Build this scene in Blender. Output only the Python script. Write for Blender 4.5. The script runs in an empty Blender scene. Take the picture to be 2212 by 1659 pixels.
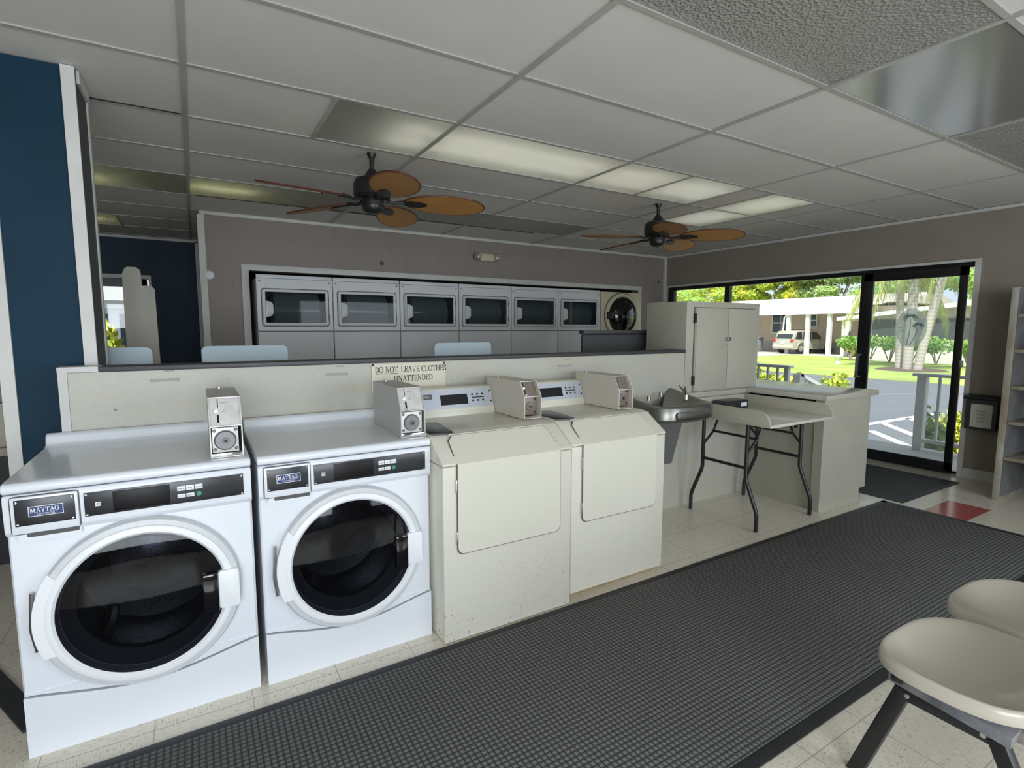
import bpy, bmesh, math, random
import numpy as np
from mathutils import Vector, Matrix
random.seed(7); rng = np.random.default_rng(7)
PI = math.pi
scene = bpy.context.scene
COL = scene.collection

# ------------------------------------------------------------------ camera, world, sun, exposure
FPX, YAW, PITCH, ROLL = 1137.14, 1.03050, 0.1045967, 0.000675
CH = 1.37
cam_data = bpy.data.cameras.new('camera'); cam = bpy.data.objects.new('camera', cam_data); COL.objects.link(cam)
cam_data.sensor_fit = 'HORIZONTAL'; cam_data.sensor_width = 36.0; cam_data.lens = FPX / 2212 * 36.0
cam_data.clip_start = 0.05; cam_data.clip_end = 500
Fv = Vector((math.cos(PITCH)*math.cos(YAW), math.cos(PITCH)*math.sin(YAW), -math.sin(PITCH)))
r0 = Vector((math.sin(YAW), -math.cos(YAW), 0)); u0 = r0.cross(Fv)
Rv = math.cos(ROLL)*r0 + math.sin(ROLL)*u0; Uv = -math.sin(ROLL)*r0 + math.cos(ROLL)*u0
cam.matrix_world = Matrix(((Rv.x, Uv.x, -Fv.x, 0), (Rv.y, Uv.y, -Fv.y, 0), (Rv.z, Uv.z, -Fv.z, CH), (0, 0, 0, 1)))
scene.camera = cam

world = bpy.data.worlds.new('world'); scene.world = world; world.use_nodes = True
wn = world.node_tree.nodes; wl = world.node_tree.links
bg = wn['Background']
sky = wn.new('ShaderNodeTexSky'); sky.sky_type = 'HOSEK_WILKIE'; sky.turbidity = 4.0; sky.ground_albedo = 0.35
SUN_DIR = Vector((-0.50, -0.30, 0.85)).normalized()
sky.sun_direction = SUN_DIR
wmix = wn.new('ShaderNodeMix'); wmix.data_type = 'RGBA'; wmix.inputs['Factor'].default_value = 0.45
wl.new(sky.outputs[0], wmix.inputs['A']); wmix.inputs['B'].default_value = (0.85, 0.93, 1.0, 1)
wl.new(wmix.outputs['Result'], bg.inputs['Color']); bg.inputs['Strength'].default_value = 1.5

sd = bpy.data.lights.new('sun', 'SUN'); sd.energy = 5.6; sd.angle = math.radians(1.5); sd.color = (1, .97, .9)
so = bpy.data.objects.new('sun', sd); COL.objects.link(so); so.rotation_euler = SUN_DIR.to_track_quat('Z', 'Y').to_euler(); so.location = (0, 0, 30)

def window_fill(name, loc, size, aim, watts, col=(0.86, 0.93, 1.0)):
    """area lamp added inside a window opening to stand in for its daylight"""
    d = bpy.data.lights.new(name, 'AREA'); d.shape = 'RECTANGLE'; d.size, d.size_y = size; d.energy = watts; d.color = col
    o = bpy.data.objects.new(name, d); COL.objects.link(o); o.location = loc
    o.rotation_euler = (-Vector(aim)).to_track_quat('Z', 'Y').to_euler()
    return o
window_fill('rear_daylight_fill', (-0.6, -1.95, 1.25), (2.6, 1.5), (0, 1, 0), 84)  # lamps added behind the camera in place of daylight from the rear windows
window_fill('rear_daylight_fill', (3.4, -1.95, 1.25), (2.6, 1.5), (0, 1, 0), 52)

vs = scene.view_settings
scene.display_settings.display_device = 'sRGB'
vs.view_transform = 'Standard'; vs.look = 'None'; vs.exposure = 0.5; vs.gamma = 1.0; vs.use_curve_mapping = False
scene.cycles.use_denoising = True
scene.cycles.max_bounces = 10; scene.cycles.diffuse_bounces = 5; scene.cycles.glossy_bounces = 4
scene.cycles.transparent_max_bounces = 24; scene.cycles.transmission_bounces = 6
scene.cycles.sample_clamp_indirect = 4.0
scene.cycles.caustics_reflective = False; scene.cycles.caustics_refractive = False

# ------------------------------------------------------------------ materials
def s(r, g, b):
    f = lambda c: (c/255/12.92) if c <= 10 else ((c/255+0.055)/1.055)**2.4
    return (f(r), f(g), f(b))

def mat(name, color, rough=0.5, metal=0.0, coat=0.0, var=0.0, vscale=8.0, color2=None, bump=0.0, bscale=60.0, spec=0.5, emit=None, estr=0, stretch=None):
    m = bpy.data.materials.new(name); m.use_nodes = True
    nt = m.node_tree; b = nt.nodes['Principled BSDF']
    b.inputs['Base Color'].default_value = (*color, 1); b.inputs['Roughness'].default_value = rough
    b.inputs['Metallic'].default_value = metal; b.inputs['Specular IOR Level'].default_value = spec
    b.inputs['Coat Weight'].default_value = coat; b.inputs['Coat Roughness'].default_value = 0.06
    tc = nt.nodes.new('ShaderNodeTexCoord'); src = tc.outputs['Object']
    if stretch:
        mp = nt.nodes.new('ShaderNodeMapping'); mp.inputs['Scale'].default_value = stretch
        nt.links.new(src, mp.inputs[0]); src = mp.outputs[0]
    if var or color2:
        n = nt.nodes.new('ShaderNodeTexNoise'); n.inputs['Scale'].default_value = vscale; n.inputs['Detail'].default_value = 5
        nt.links.new(src, n.inputs['Vector'])
        cr = nt.nodes.new('ShaderNodeValToRGB')
        c2 = color2 or tuple(c*(1-var) for c in color)
        cr.color_ramp.elements[0].position = 0.35; cr.color_ramp.elements[1].position = 0.65
        cr.color_ramp.elements[0].color = (*c2, 1); cr.color_ramp.elements[1].color = (*color, 1)
        nt.links.new(n.outputs['Fac'], cr.inputs[0]); nt.links.new(cr.outputs[0], b.inputs['Base Color'])
    if bump:
        n2 = nt.nodes.new('ShaderNodeTexNoise'); n2.inputs['Scale'].default_value = bscale; n2.inputs['Detail'].default_value = 4
        nt.links.new(src, n2.inputs['Vector'])
        bp = nt.nodes.new('ShaderNodeBump'); bp.inputs['Strength'].default_value = bump; bp.inputs['Distance'].default_value = 0.01
        nt.links.new(n2.outputs['Fac'], bp.inputs['Height']); nt.links.new(bp.outputs[0], b.inputs['Normal'])
    if emit:
        b.inputs['Emission Color'].default_value = (*emit, 1); b.inputs['Emission Strength'].default_value = estr
    return m

class NB:
    """tiny node builder"""
    def __init__(self, name):
        self.m = bpy.data.materials.new(name); self.m.use_nodes = True; self.nt = self.m.node_tree
        self.b = self.nt.nodes['Principled BSDF']; self.out = self.nt.nodes['Material Output']
        self.tc = self.nt.nodes.new('ShaderNodeTexCoord')
        sx = self.nt.nodes.new('ShaderNodeSeparateXYZ'); self.link(self.tc.outputs['Object'], sx.inputs[0])
        self.x, self.y, self.z = sx.outputs
    def link(self, a, b): self.nt.links.new(a, b)
    def math(self, op, a, b=None, c=None):
        n = self.nt.nodes.new('ShaderNodeMath'); n.operation = op
        for i, v in enumerate((a, b, c)):
            if v is None: continue
            if isinstance(v, (int, float)): n.inputs[i].default_value = v
            else: self.link(v, n.inputs[i])
        return n.outputs[0]
    def noise(self, scale, detail=4, stretch=None, seed=0, dist=0.0):
        n = self.nt.nodes.new('ShaderNodeTexNoise'); n.inputs['Scale'].default_value = scale; n.inputs['Detail'].default_value = detail
        n.inputs['Distortion'].default_value = dist
        mp = self.nt.nodes.new('ShaderNodeMapping'); mp.inputs['Location'].default_value = (seed, seed*2, seed*3)
        if stretch: mp.inputs['Scale'].default_value = stretch
        self.link(self.tc.outputs['Object'], mp.inputs[0]); self.link(mp.outputs[0], n.inputs['Vector'])
        return n.outputs['Fac']
    def ramp(self, fac, stops):
        cr = self.nt.nodes.new('ShaderNodeValToRGB'); e = cr.color_ramp.elements
        while len(e) < len(stops): e.new(0.5)
        for i, (p, c) in enumerate(stops):
            e[i].position = p; e[i].color = (*c, 1) if len(c) == 3 else c
        self.link(fac, cr.inputs[0]); return cr.outputs[0]
    def mix(self, fac, a, b):
        n = self.nt.nodes.new('ShaderNodeMix'); n.data_type = 'RGBA'
        for k, v in (('Factor', fac), ('A', a), ('B', b)):
            if isinstance(v, (int, float)): n.inputs[k].default_value = v
            elif isinstance(v, tuple): n.inputs[k].default_value = (*v, 1)
            else: self.link(v, n.inputs[k])
        return n.outputs['Result']
    def bump(self, h, strength=0.5, dist=0.005):
        n = self.nt.nodes.new('ShaderNodeBump'); n.inputs['Strength'].default_value = strength; n.inputs['Distance'].default_value = dist
        self.link(h, n.inputs['Height']); self.link(n.outputs[0], self.b.inputs['Normal'])
    def set(self, **k):
        for kk, v in k.items():
            i = self.b.inputs[kk.replace('_', ' ')]
            if isinstance(v, (int, float)): i.default_value = v
            elif isinstance(v, tuple): i.default_value = (*v, 1)
            else: self.link(v, i)
        return self

M = {}
M['white'] = mat('white_enamel', (.75, .78, .83), .28, coat=.25)
M['white_trim'] = mat('white_trim_paint', (.66, .66, .63), .5, var=.12, vscale=5)
M['cream'] = mat('cream_enamel', (.70, .68, .58), .33, coat=.15)
M['dryer'] = mat('dryer_grey_white_enamel', (.66, .67, .69), .38)
M['dryer_cream'] = mat('dryer_cream_enamel', (.62, .56, .40), .4)
M['ring_grey'] = mat('grey_plastic', (.60, .62, .64), .35)
M['ring_white'] = mat('white_plastic', (.82, .84, .86), .3)
M['black_plate'] = mat('black_plate', (.018, .020, .024), .3)
M['black_gloss'] = mat('black_gloss', (.004, .004, .006), .08, coat=.5)
M['black_metal'] = mat('black_metal', (.012, .012, .013), .35)
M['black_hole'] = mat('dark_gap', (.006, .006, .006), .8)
M['groove'] = mat('dark_groove', (.10, .10, .10), .8)
M['groove_rust'] = mat('rusty_groove', (.12, .10, .09), .8, color2=(.15, .08, .06), vscale=14)
M['steel'] = mat('brushed_steel', (.62, .62, .60), .28, metal=1.0, var=.15, vscale=30, stretch=(1, 1, 12))
M['steel_light'] = mat('bright_steel_plate', (.66, .645, .62), .42, metal=.3, var=.15, vscale=20)
M['chrome'] = mat('chrome', (.75, .75, .75), .1, metal=1)
M['fountain'] = mat('fountain_steel', (.30, .30, .28), .38, metal=1.0, var=.15, vscale=20, stretch=(1, 1, 8))
M['silver_plate'] = mat('silver_face_plate', (.58, .62, .70), .35, metal=.3)
M['coin_grey'] = mat('coin_box_grey_paint', (.46, .46, .44), .35, metal=.1)
M['lock_grey'] = mat('lock_disc_grey', (.20, .21, .22), .3, metal=.3)
M['plate_grey'] = mat('slot_plate_grey', (.38, .37, .34), .6)
M['coin_cream'] = mat('coin_box_cream_paint', (.62, .58, .50), .4)
M['coin_in'] = mat('coin_box_worn_inside', (.30, .27, .25), .5, color2=(.16, .12, .10), vscale=9)
M['text_black'] = mat('black_ink', (.012, .012, .014), .6)
M['text_grey'] = mat('grey_ink', (.12, .12, .12), .6)
M['paper'] = mat('paper', (.70, .70, .64), .7)
M['sign'] = mat('cream_sign_board', (.72, .68, .55), .5)
M['navy'] = mat('navy_label', (.02, .04, .16), .4)
M['label_white'] = mat('white_label', (.78, .80, .82), .45)
M['green_btn'] = mat('green_button', (.03, .28, .14), .4)
M['display'] = mat('dark_display', (.012, .014, .016), .35, spec=.3)
M['panel_display'] = mat('washer_display', (.006, .005, .006), .4, spec=.25)
M['laminate_dark'] = mat('charcoal_laminate', (.055, .056, .060), .45, var=.35, vscale=160)
M['cream_paint'] = mat('cream_cabinet_paint', (.46, .45, .37), .5, var=.06, vscale=4)
M['laminate_cream'] = mat('cream_laminate', (.48, .46, .38), .4)
M['counter_top'] = mat('pale_counter_laminate', (.55, .53, .46), .22, var=.12, vscale=3, stretch=(1, 6, 1))
M['table_top'] = mat('table_laminate', (.62, .60, .52), .25, var=.06, vscale=3)
M['fan_black'] = mat('fan_black', (.012, .012, .012), .35)
M['shelf_paint'] = mat('worn_shelf_paint', (.42, .41, .35), .6, color2=(.26, .22, .15), vscale=9, stretch=(1, 1, .3))
M['shelf_in'] = mat('shelf_side_grey', (.17, .17, .17), .7, var=.3, vscale=6)
M['grey_box'] = mat('dark_grey_box', (.055, .056, .06), .5)
M['lid'] = mat('pale_blue_enamel', (.46, .56, .62), .35)
M['grey_unit'] = mat('grey_steel_unit', (.30, .30, .29), .5, var=.2, vscale=7)
M['beige_unit'] = mat('beige_panel', (.50, .47, .36), .5, var=.25, vscale=3)
M['seat'] = mat('cream_moulded_shell', (.56, .52, .44), .28, coat=.25)
M['chair_black'] = mat('black_painted_steel', (.016, .016, .018), .4, var=.3, vscale=20)
M['chair_grey'] = mat('scuffed_grey_steel', (.10, .11, .13), .4, color2=(.22, .22, .24), vscale=14)
M['rust'] = mat('rusty_beam', (.30, .285, .28), .5, color2=(.24, .17, .14), vscale=9, metal=.2)
M['alu_black'] = mat('black_anodised_frame', (.010, .011, .012), .3)
M['rubber'] = mat('black_rubber', (.018, .019, .021), .55)
M['em_light'] = mat('emergency_light_housing', (.60, .55, .40), .45)
M['clear_dome'] = mat('lamp_dome', (.45, .46, .42), .12, metal=.3)
M['insert_white'] = mat('white_board', (.52, .50, .44), .5)
M['red_frame'] = mat('red_plastic', (.5, .02, .02), .4)

# ceiling tile
t = NB('ceiling_tile'); n1 = t.noise(2.2, 4); n2 = t.noise(260, 2)
cc = t.mix(t.math('MULTIPLY', n1, 1.0), (.62, .60, .57), (.72, .71, .67)); t.set(Base_Color=cc, Roughness=.85)
t.bump(n2, .25, .002); M['tile'] = t.m
t = NB('ceiling_tile_grey'); n1 = t.noise(1.2, 4)
t.set(Base_Color=t.mix(n1, (.30, .30, .28), (.46, .45, .42)), Roughness=.7); M['tile_grey'] = t.m
M['tbar'] = mat('tbar_white', (.44, .44, .40), .5, var=.12, vscale=3)

# panelled walls: vertical grooves
def panel_wall(name, col, axis, pitch=0.2):
    t = NB(name); c = t.x if axis == 'x' else t.y
    f = t.math('FRACT', t.math('DIVIDE', t.math('ADD', c, 20.0), pitch))
    g = t.math('LESS_THAN', f, 0.03)
    n = t.noise(3, 3)
    base = t.mix(n, tuple(v*.92 for v in col), col)
    t.set(Base_Color=t.mix(g, base, tuple(v*.84 for v in col)), Roughness=.62)
    t.bump(t.math('SUBTRACT', 1.0, g), .12, .002); return t.m
M['taupe_x'] = panel_wall('taupe_panelling_back', (.30, .26, .235), 'x', .19)
M['taupe_y'] = mat('taupe_paint', (.30, .265, .22), .65, var=.08, vscale=3)
M['blue_x'] = panel_wall('blue_panelling', (.006, .030, .060), 'x', .2)
M['blue_y'] = mat('blue_paint', (.005, .034, .064), .6, var=.15, vscale=3, spec=.2)
M['offwhite_wall'] = mat('offwhite_wall', (.50, .48, .44), .7)

# speckled partition laminate
t = NB('speckled_partition'); n = t.noise(55, 3); n2 = t.noise(1.6, 3, seed=4); n3 = t.noise(2.5, 3, stretch=(.8, 1, 5), seed=9)
c = t.mix(t.math('MULTIPLY', n, .8), (.42, .415, .36), (.55, .545, .48))
c = t.mix(t.ramp(n3, [(.50, (0, 0, 0)), (.75, (.5, .5, .5))]), c, (.50, .44, .28))
t.set(Base_Color=c, Roughness=.42); M['partition'] = t.m

# floor tiles
t = NB('vinyl_floor_tile')
fx = t.math('FRACT', t.math('DIVIDE', t.math('ADD', t.x, 30.48-.722), .3048)); fy = t.math('FRACT', t.math('DIVIDE', t.math('ADD', t.y, 30.48-.840), .3048))
gx = t.math('LESS_THAN', fx, .012); gy = t.math('LESS_THAN', fy, .012); g = t.math('MAXIMUM', gx, gy)
cx_ = t.math('FLOOR', t.math('DIVIDE', t.math('ADD', t.x, 30.48-.722), .3048)); cy_ = t.math('FLOOR', t.math('DIVIDE', t.math('ADD', t.y, 30.48-.840), .3048))
par = t.math('MODULO', t.math('ADD', cx_, cy_), 2.0)
na = t.noise(45, 3, stretch=(1, 5, 1)); nb = t.noise(45, 3, stretch=(5, 1, 1), seed=3)
vein = t.mix(par, na, nb)
c = t.ramp(vein, [(.30, (.36, .31, .24)), (.40, (.68, .63, .53)), (.60, (.74, .69, .59)), (.72, (.80, .76, .67))])
big = t.noise(1.1, 3, seed=5); c = t.mix(t.ramp(big, [(.45, (0, 0, 0)), (.75, (.35, .35, .35))]), c, (.50, .42, .34))
c = t.mix(t.math('MULTIPLY', g, .55), c, (.20, .17, .14))
t.set(Base_Color=c, Roughness=t.math('ADD', .16, t.math('MULTIPLY', big, .16)), Specular_IOR_Level=.5)
M['floor'] = t.m
M['red_tile'] = mat('red_floor_tile', (.42, .10, .09), .18, var=.15, vscale=25)

# carpet mats
def carpet(name, c1, c2, p, waffle=True):
    t = NB(name)
    sx = t.math('ABSOLUTE', t.math('SINE', t.math('MULTIPLY', t.x, PI/p))); sy = t.math('ABSOLUTE', t.math('SINE', t.math('MULTIPLY', t.y, PI/p)))
    h = t.math('POWER', t.math('MULTIPLY', sx, sy), .6) if waffle else sx
    n = t.noise(420, 2); n2 = t.noise(1.3, 4, seed=2)
    c = t.mix(t.math('MULTIPLY', h, t.math('ADD', .35, t.math('MULTIPLY', n, .9))), c1, c2)
    c = t.mix(t.ramp(n2, [(.45, (0, 0, 0)), (.8, (.35, .35, .35))]), c, (.10, .10, .098))
    t.set(Base_Color=c, Roughness=.9, Specular_IOR_Level=.25); t.bump(t.math('ADD', h, t.math('MULTIPLY', n, .4)), .9, .006)
    return t.m
M['rug'] = carpet('waffle_carpet', (.034, .034, .035), (.235, .235, .23), .0195)
M['mat'] = carpet('ribbed_mat', (.022, .022, .023), (.13, .13, .13), .016, False)

# cream enamel with grime and rust speckles low on the front
def dirty(name, speck):
    t = NB(name); n = t.noise(70, 3); n2 = t.noise(5, 4, seed=3); n3 = t.noise(7, 5, stretch=(1, 1, 2.5), seed=8, dist=2.0)
    low = t.ramp(t.z, [(.05, (1, 1, 1)), (.38, (0, 0, 0))])
    sp = t.math('MULTIPLY', t.math('GREATER_THAN', n, .63), t.math('GREATER_THAN', n2, .5))
    sp = t.math('MULTIPLY', t.math('MULTIPLY', sp, low), speck)
    c = t.mix(sp, (.70, .68, .585), (.33, .30, .18))
    sc = t.ramp(n3, [(.490, (0, 0, 0)), (.498, (1, 1, 1)), (.506, (0, 0, 0))])
    c = t.mix(t.math('MULTIPLY', t.math('MULTIPLY', sc, low), .45), c, (.38, .35, .30))
    t.set(Base_Color=c, Roughness=.35, Coat_Weight=.15); return t.m
M['cream_dirty'] = dirty('cream_enamel_stained', .9); M['cream_scuffed'] = dirty('cream_enamel_scuffed', .25)

# woven palm-leaf fan blade
t = NB('fan_blade_woven')
w = t.nt.nodes.new('ShaderNodeTexWave'); w.inputs['Scale'].default_value = 40; w.inputs['Distortion'].default_value = 3
t.link(t.tc.outputs['Object'], w.inputs['Vector']); n = t.noise(9, 3)
c = t.mix(t.math('MULTIPLY', w.outputs['Fac'], .55), (.42, .20, .055), (.27, .11, .03)); c = t.mix(t.math('MULTIPLY', n, .6), c, (.50, .26, .07))
t.set(Base_Color=c, Roughness=.5); t.bump(w.outputs['Fac'], .3, .002); M['blade'] = t.m
M['blade_edge'] = mat('fan_blade_dark_rim', (.10, .035, .018), .5)

# glass
def thin_glass(name, tint, gloss=.08, haze=0.0, ior=1.45):
    m = bpy.data.materials.new(name); m.use_nodes = True; nt = m.node_tree; nt.nodes.clear()
    o = nt.nodes.new('ShaderNodeOutputMaterial'); tr = nt.nodes.new('ShaderNodeBsdfTransparent'); gl = nt.nodes.new('ShaderNodeBsdfGlossy')
    tr.inputs[0].default_value = (*tint, 1); gl.inputs['Roughness'].default_value = .02
    lw = nt.nodes.new('ShaderNodeFresnel'); lw.inputs[0].default_value = ior
    mx = nt.nodes.new('ShaderNodeMixShader'); nt.links.new(lw.outputs[0], mx.inputs[0]); nt.links.new(tr.outputs[0], mx.inputs[1]); nt.links.new(gl.outputs[0], mx.inputs[2])
    res = mx.outputs[0]
    if haze:
        tl = nt.nodes.new('ShaderNodeBsdfTranslucent'); tl.inputs[0].default_value = (.95, .97, .93, 1)
        m2 = nt.nodes.new('ShaderNodeMixShader'); m2.inputs[0].default_value = haze; nt.links.new(res, m2.inputs[1]); nt.links.new(tl.outputs[0], m2.inputs[2]); res = m2.outputs[0]
    nt.links.new(res, o.inputs[0]); return m
M['glass'] = thin_glass('window_glass', (.93, .95, .94))
M['glass_hazy'] = thin_glass('door_glass_hazy', (.90, .93, .94), haze=.07)
M['frosted'] = thin_glass('frosted_decal', (.80, .83, .82), haze=.66)
M['frosted_dark'] = thin_glass('frosted_decal_dark', (.36, .42, .42), haze=.25)
M['washer_glass'] = thin_glass('smoked_washer_glass', (.18, .19, .23), ior=1.36)
M['dryer_glass'] = thin_glass('dryer_window_glass', (.62, .65, .66), ior=1.24)
# perforated drum
t = NB('steel_drum'); vo = t.nt.nodes.new('ShaderNodeTexVoronoi'); vo.inputs['Scale'].default_value = 110; t.link(t.tc.outputs['Object'], vo.inputs['Vector'])
h = t.math('GREATER_THAN', vo.outputs['Distance'], .28)
t.set(Base_Color=t.mix(h, (.05, .05, .05), (.40, .40, .38)), Metallic=.9, Roughness=.3); M['drum'] = t.m
M['drum_grey'] = mat('dryer_drum', (.45, .47, .47), .3, metal=.6)

# diffusers
def lens(name, col, bumpy, gloss, trans=.8, ior=1.5):
    m = bpy.data.materials.new(name); m.use_nodes = True; nt = m.node_tree; nt.nodes.clear()
    o = nt.nodes.new('ShaderNodeOutputMaterial'); tl = nt.nodes.new('ShaderNodeBsdfTranslucent'); tl.inputs[0].default_value = (*col, 1)
    df = nt.nodes.new('ShaderNodeBsdfDiffuse'); df.inputs[0].default_value = (*[c*.62 for c in col], 1)
    gl = nt.nodes.new('ShaderNodeBsdfGlossy'); gl.inputs['Roughness'].default_value = gloss; gl.inputs[0].default_value = (.9, .9, .9, 1)
    a = nt.nodes.new('ShaderNodeMixShader'); a.inputs[0].default_value = 1-trans; nt.links.new(tl.outputs[0], a.inputs[1]); nt.links.new(df.outputs[0], a.inputs[2])
    fr = nt.nodes.new('ShaderNodeFresnel'); fr.inputs[0].default_value = ior
    b = nt.nodes.new('ShaderNodeMixShader'); nt.links.new(fr.outputs[0], b.inputs[0]); nt.links.new(a.outputs[0], b.inputs[1]); nt.links.new(gl.outputs[0], b.inputs[2])
    tc = nt.nodes.new('ShaderNodeTexCoord')
    vn = nt.nodes.new('ShaderNodeTexVoronoi' if bumpy > .5 else 'ShaderNodeTexNoise'); vn.inputs['Scale'].default_value = 85 if bumpy > .5 else 3
    nt.links.new(tc.outputs['Object'], vn.inputs['Vector'])
    bp = nt.nodes.new('ShaderNodeBump'); bp.inputs['Strength'].default_value = bumpy; bp.inputs['Distance'].default_value = .006
    nt.links.new(vn.outputs[0], bp.inputs['Height'])
    for nd in (tl, df, gl, fr): nt.links.new(bp.outputs[0], nd.inputs['Normal'])
    nt.links.new(b.outputs[0], o.inputs[0]); return m
M['lens_lit'] = lens('lit_diffuser', (.84, .84, .79), .1, .3)
M['lens_rough'] = lens('prismatic_diffuser', (.62, .61, .56), 1.0, .28, .2)
M['lens_smooth'] = lens('smooth_glossy_diffuser', (.42, .42, .40), .05, .17, .15, 3.5)
M['lens_yellow'] = lens('yellowed_diffuser', (.70, .70, .56), .6, .4, .6, 1.04)
M['housing'] = mat('fixture_housing_white', (.76, .76, .74), .6)
M['tube'] = mat('fluorescent_tube', (.9, .9, .85), .5, emit=(1, 1, .95), estr=11.5)
M['added_tube'] = mat('added_glow_tube', (.9, .9, .8), .5, emit=(.95, .94, .78), estr=9)  # weak tube added above the yellow panels so that they glow

# outdoors
M['asphalt'] = mat('asphalt', (.17, .18, .20), .8, var=.15, vscale=1.5, bump=.3, bscale=40)
M['paint_line'] = mat('road_paint', (.80, .80, .78), .7)
M['concrete'] = mat('concrete', (.50, .48, .44), .8, var=.1, vscale=2)
M['grass'] = mat('lawn_grass', (.44, .50, .12), .9, color2=(.27, .38, .08), vscale=.6, bump=.6, bscale=25)
M['h_white'] = mat('house_white', (.80, .80, .78), .6)
M['h_roof'] = mat('house_roof_pinkish', (.56, .42, .35), .7, color2=(.64, .58, .54), vscale=.5)
t = NB('beige_lap_siding'); f = t.math('FRACT', t.math('MULTIPLY', t.z, 6.0)); g = t.math('LESS_THAN', f, .12)
t.set(Base_Color=t.mix(g, (.68, .56, .45), (.54, .44, .34)), Roughness=.7); M['siding'] = t.m
M['stone'] = mat('pale_stone', (.55, .50, .42), .8, var=.25, vscale=4)
M['screen'] = mat('dark_screen', (.06, .07, .07), .6, var=.2, vscale=1)
M['win_dark'] = mat('house_window_glass', (.05, .07, .08), .1)
M['skirt'] = mat('house_skirting', (.46, .43, .42), .7)
M['car'] = mat('car_champagne_paint', (.52, .49, .40), .25, metal=.3, coat=.6)
M['car_glass'] = mat('car_glass', (.03, .035, .04), .06, coat=.5)
M['tyre'] = mat('tyre_rubber', (.02, .02, .02), .8)
M['alloy'] = mat('alloy_wheel', (.6, .6, .6), .3, metal=.7)
M['tail'] = mat('tail_lamp_red', (.5, .02, .03), .2)
M['leaf_y'] = mat('yellow_green_leaves', (.72, .68, .06), .6, color2=(.42, .52, .07), vscale=1.5)
M['leaf_g'] = mat('green_leaves', (.20, .40, .07), .6, color2=(.34, .50, .12), vscale=2)
M['leaf_d'] = mat('dark_green_leaves', (.07, .16, .04), .6, color2=(.12, .24, .06), vscale=1)
M['leaf_o'] = mat('olive_grey_leaves', (.46, .50, .28), .7, color2=(.26, .36, .14), vscale=1)
M['leaf_palm'] = mat('palm_frond', (.62, .55, .20), .6, color2=(.30, .40, .12), vscale=2)
M['bark'] = mat('grey_bark', (.35, .31, .27), .9, var=.3, vscale=6)
t = NB('palm_trunk_ringed'); f = t.math('SINE', t.math('MULTIPLY', t.z, 38.0)); n = t.noise(3, 3)
t.set(Base_Color=t.mix(t.math('MULTIPLY', t.math('ADD', f, 1.0), .5), (.44, .39, .35), (.54, .49, .45)), Roughness=.9); M['palm_trunk'] = t.m
M['bin'] = mat('grey_bin', (.28, .30, .33), .5)
M['mulch'] = mat('mulch', (.12, .08, .06), .9)

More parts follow.
